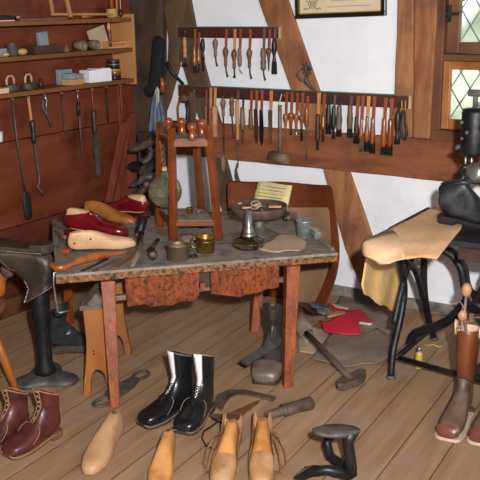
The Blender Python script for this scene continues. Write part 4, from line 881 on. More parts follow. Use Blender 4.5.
# ------------------------------------------------------------------ tool stand with tray
fl = F(174, 240, TZ + .003); frt = F(219, 240, TZ + .003); bl = F(160, 226.5, TZ + .003); br = frt + bl - fl
cen = (fl + br) / 2; topz = hz(fl, 127.5)
st = T('tool_stand', 'four-legged reddish wooden stand with a tray and slotted top, on the bench', 'stand', cen)
def tpnt(p, x, y): # upper end of a leg: same height, seen at a column
    lo = cen + (p - cen) * .72; q = F(x, y, topz); return q
tops = {}
tl_fl = F(171.5, 128, topz); tl_fr = F(208, 125.5, topz + .008)
tl_bl = tl_fl + (bl - fl) * .8; tl_br = tl_fr + (br - frt) * .8
def lerp_z(a, b, z): u = (z - a.z) / (b.z - a.z); return a.lerp(b, u)
LEGS = [(fl, tl_fl), (frt, tl_fr), (bl, tl_bl), (br, tl_br)]
for a, b in LEGS:
    MB().beam(a, b, .031, .031, V((0, 1, 0)), .027, .027).build('leg', 'stand_wood', st, world=True, bevel=.002)
def frame_at(zc, h, w=.02, nm='rail', m='stand_wood'):
    q = [lerp_z(a, b, zc) for a, b in LEGS]
    for i, j in ((0, 1), (2, 3), (0, 2), (1, 3)): MB().beam(q[i], q[j], w, h, V((0, 0, 1))).build(nm, m, st, world=True, bevel=.0015)
    return q
zt_ = hz(fl, 222.0)
q = frame_at(zt_ - .006, .022); mb = MB().prism([p + V((0, 0, .006)) for p in (q[0], q[1], q[3], q[2])], (0, 0, .008)); mb.build('tray', 'stand_top', st, world=True, bevel=.001)
zs2 = hz(tl_fl, 143.5)
q = frame_at(zs2, .03); MB().prism([p + V((0, 0, .006)) for p in (q[0], q[1], q[3], q[2])], (0, 0, .012)).build('top_board', 'stand_top', st, world=True, bevel=.001)
zk = zs2 + .018
for i, (x, y, lb) in enumerate(((169, 134, 'leftmost amber wooden knob on top of the tool stand'), (182, 134, 'amber wooden knob standing second from left on the stand top'), (192.2, 140, 'amber wooden knob nearest the front edge of the stand top'), (202, 136, 'rightmost amber wooden knob on top of the tool stand'))):
    p = F(x, y, zk)
    tag(MB().lathe([(.016, 0), (.0185, .004), (.016, .02), (.013, .034), (.015, .042), (.021, .052), (.0215, .062), (.016, .072), (.006, .076)], p, n=16).build('amber_spool', 'amber_red'), lb, 'knob', 'knobs on the tool stand')  # turned awl handles standing on the stand top, not spools
th = F(189.8, 213.5, zt_ + .014); t = T('thimble', 'small brass cup standing on the tray of the tool stand', 'thimble', th)
MB().lathe([(.014, 0), (.015, .002), (.0145, .026), (.016, .029), (.014, .0295), (.012, .006)], n=16).build('cup', 'brass', t); MB().tube([(-.014, 0, .02), (-.024, -.002, .015), (-.022, -.002, .006), (-.014, 0, .005)], .002, 6).build('handle', 'brass', t)
tag(MB().tube([F(197, 212, zt_ + .018), F(201, 211, zt_ + .018)], .006).build('nail_bundle', 'wood_grey'), 'small brown stub beside the brass thimble on the tray', 'stub')
# glass globe hung inside the stand
gc = F(165.6, 190.5, TZ); gz0 = hz((fl + bl) / 2, 190.5); pf_ = lerp_z(fl, tl_fl, gz0); pb_ = lerp_z(bl, tl_bl, gz0); base = pf_.lerp(pb_, .5); gz = hz(base, 190.5); lo = base.copy(); lo.z = gz
k_ = (gz - EYE.z) / ray(165.6, 190.5).z; gcen = EYE + ray(165.2, 191) * ((base - EYE).length / ray(165.6, 190.5).length); r_g = 16.8 * (gcen - EYE).length / FPX
gb = T('glass_globe', 'round glass water globe half filled, hung inside the tool stand', 'globe', gcen)
pr = [(r_g * math.sin(a), -r_g * math.cos(a)) for a in [PI * k / 20 for k in range(19)]]; pr = [(max(a, .0015), b) for a, b in pr]
neck = [(r_g * .2, r_g * 1.0), (r_g * .2, r_g * 1.18), (r_g * .25, r_g * 1.25)]
MB().lathe(pr + neck + [(a - .002, b) for a, b in neck[::-1]] + [(max(a * .972, .001), b * .972) for a, b in pr[::-1]], n=32).build('globe', 'glass', gb)
wl = -.03 * r_g; wpr = [(a * .967, b * .967) for a, b in pr if b < wl]; wr = math.sqrt(max((r_g * .967) ** 2 - wl ** 2, 0))
MB().lathe(wpr + [(wr, wl)], n=32).build('water', 'water', gb)
MB().tube([(0, 0, r_g * 1.1), (0, 0, r_g * 1.45)], [r_g * .17, r_g * .16], 12).build('cork', 'pale_wood', gb)
ht = lerp_z(bl, tl_bl, hz(tl_bl, 138)) - gcen; mb = MB()
for ph in (0, PI): mb.tube([V((0, 0, r_g * 1.3)).lerp(ht + V((.012, -.012, 0)), u) + V((.007 * math.cos(u * 16 + ph), .007 * math.sin(u * 16 + ph), 0)) for u in [k / 20 for k in range(21)]], .0055, 6)
mb.build('twisted_cord', 'wood_brown', gb)
# ------------------------------------------------------------------ cups, lamp, pan
def cup(name, lab, x, yb, dia, h, m, fill=None, hs=None, rim=None):
    p = F(x, yb, TZ + .0005) ; p = p + (V((p.x, p.y, 0)) - V((EYE.x, EYE.y, 0))).normalized() * dia / 2; p.z = TZ + .0005; t = T(name, lab, 'cup', p); r = dia / 2
    MB().lathe([(r * .9, 0), (r * .97, .003), (r * .98, h * .9), (r * 1.04, h * .93), (r * 1.04, h), (r * .95, h), (r * .92, h * .9), (r * .9, .006)], n=26).build('cup', m, t)
    if fill: MB().lathe([(r * .91, h * .6), (r * .91, h * .8), (r * .5, h * .86), (.004, h * .88)], n=20).build('contents', fill, t)
    if hs is not None:
        d = V((math.cos(hs), math.sin(hs), 0)); MB().tube([d * r * .95 + V((0, 0, h * .8)), d * (r + .022) + V((0, 0, h * .78)), d * (r + .028) + V((0, 0, h * .5)), d * (r + .018) + V((0, 0, h * .25)), d * r * .95 + V((0, 0, h * .22))], .004, 8).build('handle', m, t)
    if rim: MB().tube([V((r * 1.0 * math.cos(a), r * 1.0 * math.sin(a), h * .74)) for a in [2 * PI * k / 28 for k in range(29)]], .0025, 6).build('band', m, t)
    return t
cup('metal_cup', 'dull grey-brass cup filled with tan wax, left of the brass cup', 178.5, 262.5, .098, .068, 'brass_dull' if 'brass_dull' in MATS else 'zinc_brown', 'ember')
cup('brass_cup', 'shiny brass mug with a small handle between lamp and tan wax cup', 206, 254.5, .082, .072, 'brass', None, PI * 1.12, True)
p = F(193, 257, TZ); tag(MB().tube([p + V((.017 * math.cos(a), .017 * math.sin(a), .005)) for a in [2 * PI * k / 20 for k in range(21)]], .0045, 7).build('iron_ring', 'iron'), 'small dark iron ring lying between the two metal cups', 'ring')
q = [F(x, y, TZ + .002) for x, y in ((180, 237), (188, 234.5), (197, 237.5), (193, 243), (184, 243))]
sheet(q, 'scrap_tan', 'leather_scrap', 'small tan leather scrap behind the grey-brass cup', 'leather', .002, .003, lift=.003)
p = F(249, 252, TZ); p = p + (V((p.x, p.y, 0)) - V((0, 0, 0))).normalized() * .066; p.z = TZ + .0005; t = T('oil_lamp', 'squat glass oil lamp with a metal burner tube on the bench', 'lamp', p)
MB().lathe([(.052, 0), (.064, .004), (.073, .02), (.072, .032), (.058, .045), (.036, .054), (.026, .058), (.024, .056), (.055, .042), (.069, .031), (.069, .021), (.06, .008), (.01, .006)], n=32).build('reservoir', 'lamp_glass', t)
MB().lathe([(.06, .008), (.067, .02), (.066, .026), (.002, .026)], n=28).build('oil', 'water', t)
MB().lathe([(.03, .054), (.031, .062), (.027, .068), (.021, .088), (.017, .098), (.0155, .1), (.0155, .172), (.013, .172), (.013, .1)], n=22).build('burner', 'steel', t)
MB().tube([V((.027 * math.cos(a), .027 * math.sin(a), .070)) for a in [2 * PI * k / 20 for k in range(21)]], .003, 6).build('collar', 'brass', t)
q = [F(x, y, TZ + .001) for x, y in ((257, 250), (262, 245), (270, 242), (276, 237), (286, 235), (295, 236), (302, 239), (306.5, 244), (305, 249), (299, 252.5), (288, 251.5), (278, 253.5), (266, 252))]
sheet(q, 'scrap_tan', 'leather_scrap', 'pinkish tan rounded leather scrap between the oil lamp and the zinc can', 'leather', .003, .005, lift=.004)
# zinc can with hinged arm
p = F(304.3, 239.5, TZ); p = p + V((p.x, p.y, 0)).normalized() * .035; p.z = TZ + .0005; t = T('zinc_can', 'small grey zinc can with a flat arm across its rim', 'can', p)
MB().lathe([(.034, 0), (.036, .003), (.036, .074), (.038, .078), (.038, .084), (.034, .084), (.033, .01)], n=24).build('can', 'zinc', t)
a = V((p.x, p.y, TZ + .086)) + V((-.02, .0, 0)); e1 = F(319, 231.5, TZ + .075); e1 = onX(319, 231.5, a.x + .10)
MB().beam(a, e1, .045, .006, V((0, 0, 1)), .03).build('arm', 'zinc', t, world=True, bevel=.001)
e2 = e1.copy(); e2.z = TZ + .002; MB().beam(e1 + V((-.004, 0, 0)), e2 + V((-.008, 0, 0)), .03, .016, V((0, 1, 0))).build('foot', 'zinc', t, world=True, bevel=.002)
# shallow pan on a pedestal
p = F(259, 239, TZ); p = p + V((p.x, p.y, 0)).normalized() * .09; p.z = TZ + .0005; zr = hz(p, 206) - TZ
pan = T('pan', 'shallow black iron pan on a pedestal foot holding scraps', 'pan', p)
R_ = 28.5 * (p - EYE).length / FPX
MB().lathe([(.085, 0), (.086, .004), (.06, .016), (.032, .03), (.024, .045), (.026, zr - .045)], n=28).build('pedestal', 'iron_grey', pan)
MB().lathe([(.03, zr - .052), (R_ * .7, zr - .05), (R_ * .93, zr - .035), (R_, zr - .004), (R_ * 1.0, zr + .004), (R_ * .95, zr + .004), (R_ * .92, zr - .012), (.002, zr - .014)], n=36).build('bowl', 'iron_rust', pan)
zp = p.z + zr - .012
random.seed(21)
for k in range(7):
    a_ = random.uniform(0, 6.28); r__ = random.uniform(.02, .09); tag(MB().ell(V((p.x + r__ * math.cos(a_), p.y + r__ * math.sin(a_), zp + .007)), (random.uniform(.012, .024), random.uniform(.008, .016), .009), 8, 6).build('ash_lump', 'iron_rust', wob=.004, wsc=60), 'dark crumbly lump lying in the shallow black pan', 'lump', 'dark lumps in the pan')
for (x, y, sx, sy, rz_), lb in (((275, 206.5, .04, .018, .5), 'pale wood chip on the right in the shallow pan'), ((237, 203, .028, .014, 0), 'pale wood chip on the left in the shallow pan'), ((246, 207.5, .026, .012, .9), 'pale wood chip at the front left in the shallow pan')):
    q = F(x, y, zp + .006); tag(MB().box(q, (sx * 1.5, sy * 1.6, .007), Matrix.Rotation(rz_, 3, 'Z')).build('wood_chip', 'ember', bevel=.002), lb, 'chip')
q = F(257, 205.5, zp + .02); w_ = MB()
for k, (ox, rx, oz) in enumerate(((-.012, .02, 0), (.01, .017, .012), (.004, .022, .022))): w_.tube([q + V((ox + rx * math.cos(a), -.01 * k + .6 * rx * math.sin(a), oz + .4 * rx * math.sin(a) - .008)) for a in [2 * PI * j / 16 for j in range(17)]], .0022, 5)
tag(w_.build('wire_coil', 'lining'), 'tangle of pale thin wire lying in the pan', 'wire')
# bristle brush behind the pan
t = T('bristle_brush', 'dark grey bristle brush lying right of the shallow pan', 'brush', F(291, 216, TZ + .0))
cb_ = F(290, 217, TZ + .022); mb = MB(); random.seed(5)
for k in range(70):
    d = V((random.uniform(.2, 1), random.uniform(-.9, .9), random.uniform(-.25, .9))).normalized(); o_ = cb_ + V((random.uniform(-.02, .01), random.uniform(-.03, .03), random.uniform(-.01, .008))); e_ = o_ + d * random.uniform(.025, .042); e_.z = max(e_.z, TZ + .003); mb.tube([o_, e_], [.003, .0012], 4)
o = mb.build('bristles', 'iron_grey', t, world=True); o['kind'] = 'stuff'
MB().ell(cb_ + V((-.012, 0, 0)), (.024, .045, .021)).build('back', 'iron', t, world=True); MB().ell(cb_ + V((.012, -.03, .005)), (.006, .014, .010)).build('tuft', 'amber', t, world=True)
# paper note and leather sheets behind the bench
t = T('paper_note', 'yellowed paper note with faint handwriting standing behind the pan', 'paper', tb(.9, TD, TZ))
YN = 3.985
q = [onY(x, y, YN) for x, y in ((258, 181), (292.5, 185.5), (291, 204), (256.5, 199))]
MB().grid([[q[0].lerp(q[1], k / 6) + V((0, .006 * math.sin(k), 0)) for k in range(7)], [q[3].lerp(q[2], k / 6) + V((0, .004 * math.sin(k) - .03, 0)) for k in range(7)], [q[3].lerp(q[2], k / 6) + (q[3] - q[0]) * .5 + V((0, .004 * math.sin(k) - .05, 0)) for k in range(7)]]).build('sheet', 'paper', t, world=True, solid=.0012)
for k in range(5):
    v_ = .2 + .17 * k; u0 = .1 if k else .28; u1 = .88 - .07 * (k % 2)
    pts = []
    for j in range(61):
        u = u0 + (u1 - u0) * j / 60; p = q[0].lerp(q[1], u).lerp(q[3].lerp(q[2], u), v_); pts.append(p + V((0, -.008 - .036 * v_, .0028 * math.sin(j * 2.1 + k) * (.25 + .75 * abs(math.sin(j * .37 + k))))))
    MB().tube(pts, .0010 if k != 3 else .0016, 4).build('script_line', 'ink', t, world=True)
t = T('leather_sheet', 'large stiff red-brown leather sheet standing behind the bench', 'leather', F(300, 300))
YS = 4.06
rows = []
for y, x0, x1 in ((183, 226, 333), (200, 227, 335), (218, 228, 337), (236, 229, 339.5), (252, 230, 340.5), (268, 232, 339), (284, 235, 335), (298, 238, 329), (306, 240, 326)):
    row = []
    for k in range(17):
        u = k / 16; x = x0 + (x1 - x0) * u; yy = y - (4 - 5 * u if y < 190 else 0) + (.8 * math.sin(u * 9) if y < 190 else 0)
        row.append(onY(x, yy, YS + .05 * math.sin(u * PI) - .02 - .12 * max(0, u - .8) + (y - 183) / 122 * -.07))
    rows.append(row)
MB().grid(rows).build('sheet', 'sheet_brown', t, world=True, solid=.005, sub=1).modifiers['sub'].boundary_smooth = 'PRESERVE_CORNERS'
rows = []
for y, x0, x1 in ((207, 284, 329), (212, 284, 329.5), (232, 285, 331), (250, 286, 331), (270, 288, 329), (290, 290, 321), (304, 292, 314)):
    rows.append([onY(x0 + (x1 - x0) * k / 8, y + (2 if k == 0 and y < 210 else 0), YS - .035 - (y - 183) / 122 * .08 + .02 * math.sin(k / 8 * PI)) for k in range(9)])
tag(MB().grid(rows).build('leather_sheet', 'sheet_rough', solid=.003, sub=1), 'paler rough tan leather piece standing against the red-brown sheet', 'leather')
# ------------------------------------------------------------------ on the floor, left
# upright iron stand with an upturned boot
ab = F(46, 379, 0); t = T('iron_last_stand', 'heavy black iron shoe last stand with a lobed foot, left of the workbench', 'stand', ab, .4)
N_ = 48; rg = lambda r0, z: [V(((r0 + .030 * r0 / .1 * math.cos(3 * a + .6)) * math.cos(a) * 1.0, (r0 + .030 * r0 / .1 * math.cos(3 * a + .6)) * math.sin(a), z)) for a in [2 * PI * k / N_ for k in range(N_)]]
MB().loft([rg(.118, 0), rg(.122, .006), rg(.12, .018), rg(.10, .026), rg(.05, .034)]).build('foot', 'iron_grey', t)
pt = hz(ab, 282)
MB().lathe([(.05, .024), (.046, .05), (.036, .09), (.033, .2), (.036, .26), (.041, .30), (.041, pt - .06), (.035, pt - .02), (.034, pt)], n=20).build('column', 'iron_black', t)
zso = hz(ab, 239.5)
hb2 = F(49.5, 243, zso); tb2 = F(-42, 240, zso); dq = (EYE - hb2).normalized() * .06; hb2 = hb2 + dq; tb2 = tb2 + dq
t2 = T('old_boot', 'old dark brown boot turned upside down on the iron stand', 'boot', hb2)
hd2 = head(hb2, tb2); t2.rotation_euler = (Matrix.Rotation(hd2, 3, 'Z') @ Matrix.Rotation(PI, 3, 'Y')).to_euler()
boot(t2, 'old_leather', shaft=.35, s=1.12, w=1.1, sole='old_leather', edge='wood_grey', lace='welt', heel=.05, wob=.010)
# left edge: three legged stool with a last and a mallet on it
f1 = F(17, 393, 0); sc_ = f1 + V((-.20, -.06, 0)); zst = hz(sc_ + V((.12, .08, 0)), 303)
t = T('round_stool', 'round wooden stool with splayed amber legs at the left edge', 'stool', (sc_.x, sc_.y, 0))
MB().lathe([(.15, zst - .04), (.165, zst - .035), (.17, zst - .012), (.162, zst), (.08, zst - .008), (.002, zst - .01)], V((sc_.x, sc_.y, 0)), n=30).build('seat', 'wood_brown', t, world=True)
for k, q in enumerate((f1, sc_ + V((-.14, .20, -sc_.z)), sc_ + V((-.1, -.2, -sc_.z)))):
    q = V((q.x, q.y, 0)); tp_ = V((sc_.x, sc_.y, zst - .03)).lerp(V((q.x, q.y, zst - .03)), .45)
    MB().tube([tp_, tp_.lerp(q, .5), q], [.017, .021, .015], 12).build('leg', 'amber', t, world=True)
MB().tube([V((sc_.x + .07, sc_.y + .08, zst - .11)), V((sc_.x - .02, sc_.y + .13, zst - .12))], .012, 8).build('stretcher', 'wood_dark', t, world=True)
p = V((sc_.x + .085, sc_.y + .045, zst)); q_ = F(-1, 296, zst); p = V((q_.x, q_.y, zst + .001))
tag(MB().lathe([(.022, 0), (.03, .01), (.034, .05), (.03, .08), (.018, .1), (.004, .105)], p, n=16).build('wooden_last', 'amber'), 'glossy amber rounded wooden piece on the round stool', 'wood')
q_ = F(13, 294, zst - .0); t = T('mallet', 'dark round-headed wooden mallet standing on the stool by the upturned boot', 'mallet', V((q_.x, q_.y, zst)))
q_ = V((q_.x - .02, q_.y + .0, zst)); MB().ell(q_ + V((0, 0, .105)), (.034, .03, .034), 16, 10).build('head', 'iron_rust', t, world=True); MB().tube([q_ + V((-.03, -.03, .0)), q_ + V((-.008, -.008, .09))], .013, 8).build('handle', 'wood_brown', t, world=True)
# black felt boot behind the stand
a = F(52, 352, 0); b = F(88, 349, 0); t = T('felt_boot', 'black felt boot with fringed edge behind the iron stand', 'boot', a, head(a, b))
boot(t, 'wool', shaft=.75, s=.9, w=1.25, sole='fringe', lace='zinc', heel=.03, wob=.008, lacing=False)
P = [(y, w) for a_, b_, y, d, w in BOOT[:9]]
mb = MB(); random.seed(9)
for sg in (-1, 1):
    for i in range(len(P) - 1):
        for k in range(7):
            u = k / 7; y = (P[i][0] * (1 - u) + P[i + 1][0] * u) * .9; x = (P[i][1] * (1 - u) + P[i + 1][1] * u) * .9 * 1.25 / 2 * sg
            mb.tube([(x * .98, y, .04), (x * 1.07 + random.uniform(-.003, .003), y + random.uniform(-.004, .004), .022), (x * 1.08, y, .004)], [.004, .005, .003], 5)
o = mb.build('fringe', 'fringe', t); o['kind'] = 'stuff'
MB().tube([(.02, .085, .115), (.035, .09, .105), (.045, .075, .10)], [.006, .008, .005], 6).build('buckle', 'zinc', t)
# low stool with keyhole ends
n0 = F(81, 399, 0); n1 = F(113, 395.5, 0); wv = (n1 - n0); wl_ = wv.length; wu = wv.normalized(); nb = V((-wu.y, wu.x, 0))
mid = (n0 + n1) / 2; ztop = hz(mid, 312.5)
fr_ = F(131, 356, 0); dl = (fr_ - n1); dl_ = dl.length; dv = dl.normalized()
mid = mid + dv * .03
t = T('low_stool', 'low orange-brown wooden stool with arched end boards, under the workbench corner', 'stool', mid + dl / 2)
def endboard(o_):
    hw = wl_ / 2; c_ = o_
    ar = hw * .50; ah = .108
    L_ = [(-hw, 0), (-ar * 1.15, 0)] + [(-ar * math.cos(q), .03 + (ah - .03) * math.sin(q) ** .8) for q in [PI * k / 12 for k in range(1, 12)]] + [(ar * 1.15, 0), (hw, 0), (hw * .90, .06), (hw * .74, .13), (hw * .64, .19), (hw * .60, .24), (hw * .63, .29), (hw * .68, ztop - .001), (-hw * .68, ztop - .001), (-hw * .63, .29), (-hw * .60, .24), (-hw * .64, .19), (-hw * .74, .13), (-hw * .90, .06)]
    MB().prism([c_ + wu * x + V((0, 0, z)) for x, z in L_], dv * .022).build('end_board', 'stool_wood', t, world=True, bevel=.002)
endboard(mid + dv * .012); endboard(mid + dl - dv * .02)
cs = mid + dl / 2; R = Matrix((wu, nb, V((0, 0, 1)))).transposed()
hw = wl_ * .335; mid = mid - wu * .012
MB().prism([mid - wu * hw, mid + wu * hw, mid + dl + wu * hw, mid + dl - wu * hw], (0, 0, .022)).build('top_board', 'stool_top', t, world=True, bevel=.002)
bpy.data.objects['top_board.001' if 'top_board.001' in bpy.data.objects else 'top_board'].location.z += ztop
mb = MB()
for z_ in (.20, .215): mb.lathe([(.004, 0), (.004, .003)], mid + V((0, 0, z_ - .02)) + dv * .012, -dv, 8)
mb.build('nail_head', 'iron', t, world=True)
p = F(97, 303, ztop + .022); tag(MB().loft([[p + V((.03 * w_ * math.cos(q), .05 * w_ * math.sin(q), z_)) for q in [2 * PI * k / 14 for k in range(14)]] for z_, w_ in ((0, 1), (.012, .9), (.03, .4), (.043, .1))]).build('rag', 'suede', wob=.006, wsc=25), 'small grey crumpled rag on the low stool', 'rag')
# iron boot jack plate
t = T('boot_jack', 'flat iron boot jack plate with ring ends on the floor behind the bench leg', 'boot jack', F(124, 388, 0))
a = F(102.5, 402.5, .006); b = F(141, 375.5, .006)
d = (b - a).normalized(); s_ = V((-d.y, d.x, 0)); ln = (b - a).length
MB().prism([a + d * ln * u + s_ * w_ for u, w_ in ((.16, .025), (.3, .048), (.6, .042), (.86, .026), (.86, -.026), (.6, -.042), (.3, -.046), (.16, -.025))], (0, 0, .007)).build('plate', 'iron_grey', t, world=True, bevel=.0015)
for c_, rx in ((a, .040), (b, .04)):
    MB().tube([c_ + d * rx * 1.1 * math.cos(q) + s_ * rx * .75 * math.sin(q) + V((0, 0, .003)) for q in [2 * PI * k / 24 for k in range(25)]], .0085, 8, flat=.8).build('ring', 'iron_grey', t, world=True)
# ------------------------------------------------------------------ boots and lasts on the floor
def place(name, lab, cat, hp, tp, group=None, z=0.001):
    a = F(*hp); b = F(*tp); d = (b - a).length
    o = T(name, lab, cat, (a.x, a.y, z), head(a, b), group); return o, d
t, d = place('ankle_boot', 'oxblood laced ankle boot, the right one of the pair at the left edge', 'boot', (58, 434), (6, 459), 'oxblood boots')
boot(t, 'ox_leather', shaft=.62, s=d / .285, w=1.24, sole='wood_brown', edge='ox_edge', lace='ox_edge', lining='amber_red', heel=.034)
t, d = place('ankle_boot', 'oxblood laced ankle boot half cut off by the left picture edge', 'boot', (27, 432), (-26, 456), 'oxblood boots')
boot(t, 'ox_leather', shaft=.62, s=d / .285, w=1.24, sole='wood_brown', edge='ox_edge', lace='ox_edge', lining='amber_red', heel=.034)
t, d = place('ankle_boot', 'polished black laced boot with white tongue, the left one of the pair', 'boot', (190, 407), (153, 423), 'black boots')
boot(t, 'black_leather', shaft=1.05, s=.9, w=1.14, edge='suede', tongue='white_cloth', heel=.03)
t, d = place('ankle_boot', 'polished black laced boot with white tongue, the right one with a trailing lace', 'boot', (209, 408), (188, 429), 'black boots')
boot(t, 'black_leather', shaft=1.05, s=.9, w=1.14, edge='suede', tongue='white_cloth', heel=.03)
tr = [F(211, 418, .006), F(218, 421.5, .005), F(224, 424, .005), F(219, 421, .008), F(212, 426, .005), F(204, 431, .005), F(202, 438, .005), F(206, 446, .005), F(217, 450.5, .005)]
MB().tube(tr, .0035, 6).build('trailing_lace', 'lace_black', t, world=True)
t, d = place('shoe_last', 'pale wooden shoe last standing on the floor by the front bench leg', 'last', (119, 438), (89, 475), 'lasts on the floor'); last(t, 'last_floor', d / .27, 1.12)
t, d2 = place('shoe_last', 'amber wooden shoe last at the bottom edge below the black boots', 'last', (171, 455), (154, 500), 'lasts on the floor'); last(t, 'last_amber', .98, 1.0)
def wrapped(hp, tp, lab, s, seed):
    t, d = place('moccasin_upper', lab, 'shoe', hp, tp, 'unfinished tan shoes')
    last(t, 'last_amber', s, .86, 'last', False)
    P = [(a, b + .003, c, d_, e_ + .006) for a, b, c, d_, e_ in LAST]
    R = prof(P, s, .86); rows = []
    n = len(R[0])
    for i in range(5, 12):
        r_ = R[i]; g = 5; fl_ = 1 + .30 * max(0, (i - 7)) / 4 * (1.2 if seed == 1 else .7)
        rows.append([V((r_[k].x * fl_ * (1.05 if abs(k - n / 2) > n * .22 else 1), r_[k].y - .004 * (i - 5) * (1 if abs(k - n / 2) > n * .2 else 0), r_[k].z + (.010 * max(0, i - 8) * (1 + .4 * math.sin(i * 2.1 + seed + k)) if abs(k - n / 2) > n * .2 else 0))) for k in range(g, n - g + 1)])
    u_ = MB().grid(rows).build('upper', 'tan_upper', t, solid=.003, sub=1); u_['label'] = 'open tan leather quarters'
    MB().loft(prof([(a, b + .002, c, d_, e_ + .004) for a, b, c, d_, e_ in LAST[:6]], s, .86), True, False).build('vamp', 'tan_upper', t, sub=1)
    mb = MB(); e_ = R[8][n // 4] if seed == 1 else R[8][3 * n // 4]; sx = 1 if e_.x > 0 else -1
    r0 = R[6]; mb.tube([r0[5] + V((0, .004, .006)), (r0[5] + r0[n - 5]) / 2 + V((0, .006, .018)), r0[n - 5] + V((0, .004, .006))], .003, 6)
    mb.tube([e_ + V((sx * .004, 0, .02)), e_ + V((sx * .03, .02, .01)), e_ + V((sx * .05, .05, -.03)), e_ + V((sx * .055, .09, -.06)), e_ + V((sx * .03, .13, -.07)), e_ + V((sx * .01, .15, -.05))], .003, 6)
    mb.tube([e_ + V((sx * .004, 0, .01)), e_ + V((sx * .02, .05, .0)), e_ + V((sx * .03, .09, -.03)), e_ + V((sx * .04, .14, -.08)), e_ + V((sx * .045, .19, -.09))], .003, 6)
    mb.build('lace', 'cord_brown', t)
wrapped((234, 449), (212, 515), 'unfinished tan leather shoe on a last, left one at the bottom edge', 1.15, 1)
wrapped((263, 447), (260, 515), 'unfinished tan leather shoe on a last with dangling lace, right one', 1.15, 2)
# three-way iron last
t = T('iron_shoe_last', 'black three-armed iron shoe last on the floor at the bottom right', 'shoe last', F(338, 470, 0))
hbp = F(350, 474, .03); z1 = hz(hbp, 431)
tp_ = V((hbp.x, hbp.y, z1 - .012))
def soleplate(c_, d_, up_, ln, w_, th=.014, back=.3):
    d_ = d_.normalized(); s_ = up_.cross(d_).normalized(); rg_ = []
    for k in range(28):
        q = 2 * PI * k / 28; y = math.cos(q); x = math.sin(q); ww = w_ * (1 - .16 * math.cos(2 * q + .5)) * (.86 + .14 * y); rg_.append(d_ * (ln * (y * .5 + .5 - back)) + s_ * ww / 2 * x)
    return MB().loft([[c_ + p * .9 for p in rg_], [c_ + p + up_ * th * .35 for p in rg_], [c_ + p + up_ * th * .8 for p in rg_], [c_ + p * .93 + up_ * th for p in rg_]])
lf = (F(315, 440, .1) - F(352, 440, .1)); lf.z = 0
soleplate(tp_ + V((0, 0, .004)), lf, V((0, 0, 1)), .165, .085, .016, .2).build('sole_plate', 'iron_grey', t, world=True)
MB().tube([tp_ + V((0, 0, .012)), tp_ + lf.normalized() * .01 + V((0, 0, -.03)), hbp + V((0, 0, .06)), hbp + V((0, 0, .0))], [.03, .02, .020, .026], 12).build('arm', 'iron_black', t, world=True)
e1 = F(305, 472, .035); dd = (e1 - hbp).normalized()
MB().tube([hbp, hbp.lerp(e1, .5) + V((0, 0, .012)), e1], [.026, .017, .019], 12).build('arm', 'iron_black', t, world=True)
soleplate(e1 - V((0, 0, .004)), V((.25, .4, .05)), -dd * 1, .10, .06, .014, .5).build('sole_plate', 'iron_black', t, world=True)
e2 = F(329, 441, .07); e2b = F(326, 452, .02)
MB().tube([hbp, F(343, 466, .035), F(330, 456, .05), F(327, 444, .08), F(329, 437, .10)], [.026, .019, .017, .017, .02], 12).build('arm', 'iron_black', t, world=True)
# blades and tool handles on the floor
def flat(name, lab, cat, path, wid, m, h=.006, parts=None, z=.002):
    t = T(name, lab, cat, F(*path[0]), 0); up_l = []; lo_l = []
    pts = [F(x, y, z) for x, y in path]
    for i, p in enumerate(pts):
        d_ = (pts[min(i + 1, len(pts) - 1)] - pts[max(i - 1, 0)]).normalized(); s_ = V((-d_.y, d_.x, 0)); up_l.append(p + s_ * wid[i] / 2); lo_l.append(p - s_ * wid[i] / 2)
    MB().prism(up_l + lo_l[::-1], (0, 0, h)).build('blade', m, t, world=True, bevel=.0012); return t
t = flat('crescent_knife', 'dark crescent shaped knife with a squared tang, right of the black boots', 'knife', [(221, 411), (220, 403), (224, 396.5), (232, 393), (244, 393), (258, 395.5)], [.01, .05, .062, .06, .05, .035], 'iron_rust')
MB().beam(F(257, 395, .008), F(275, 399, .008), .034, .010).build('tang', 'iron_rust', t, world=True, bevel=.002)
t = flat('hooked_knife', 'brown curved blade lying below the crescent knife', 'knife', [(211, 416), (220, 418.5), (232, 418), (244, 411), (258, 402.5)], [.02, .055, .06, .04, .012], 'wood_brown', .008)
t = T('wooden_handle_tool', 'thick dark wooden tool handle with an iron ferrule on the floor', 'tool', F(290, 410, 0))
a = F(266, 416, .017); b = F(312, 402.5, .024)
MB().tube([a.lerp(b, u) for u in (0, .02, .36, .38)], [.012, .017, .02, .02], 12).build('socket', 'iron_rust', t, world=True)
MB().tube([a.lerp(b, u) for u in (.38, .42, .7, .97, 1.)], [.026, .027, .025, .028, .022], 12).build('handle', 'iron_rust', t, world=True); MB().tube([a.lerp(b, u) for u in (.36, .41)], .0285, 12).build('ferrule', 'iron_grey', t, world=True)
# old boot under the bench
t, d = place('old_boot', 'worn grey-black boot with a scuffed brown toe under the workbench', 'boot', (276, 358), (265, 384))
P_, R_b = boot(t, 'grey_leather', shaft=.8, s=1.12, w=1.12, sole='sole_dark', lace='old_leather', tongue='old_leather', wob=.007, lacing=True)
s_b = 1.12
MB().loft(prof([(a_ + .001, b_ + .003, c_ + .003, d_, e_ + .006) for a_, b_, c_, d_, e_ in BOOT[:5]], s_b, 1.2), True, False).build('toe_cap', 'toe_leather', t, sub=1)['label'] = 'scuffed brown toe cap'
tag(MB().beam(F(243, 363.5, .125), F(281, 338.5, .15), .045, .004, V((.2, -.6, .8))).build('metal_strip', 'iron_grey', bevel=.001), 'dark flat metal strip resting across the worn grey boot', 'strip')
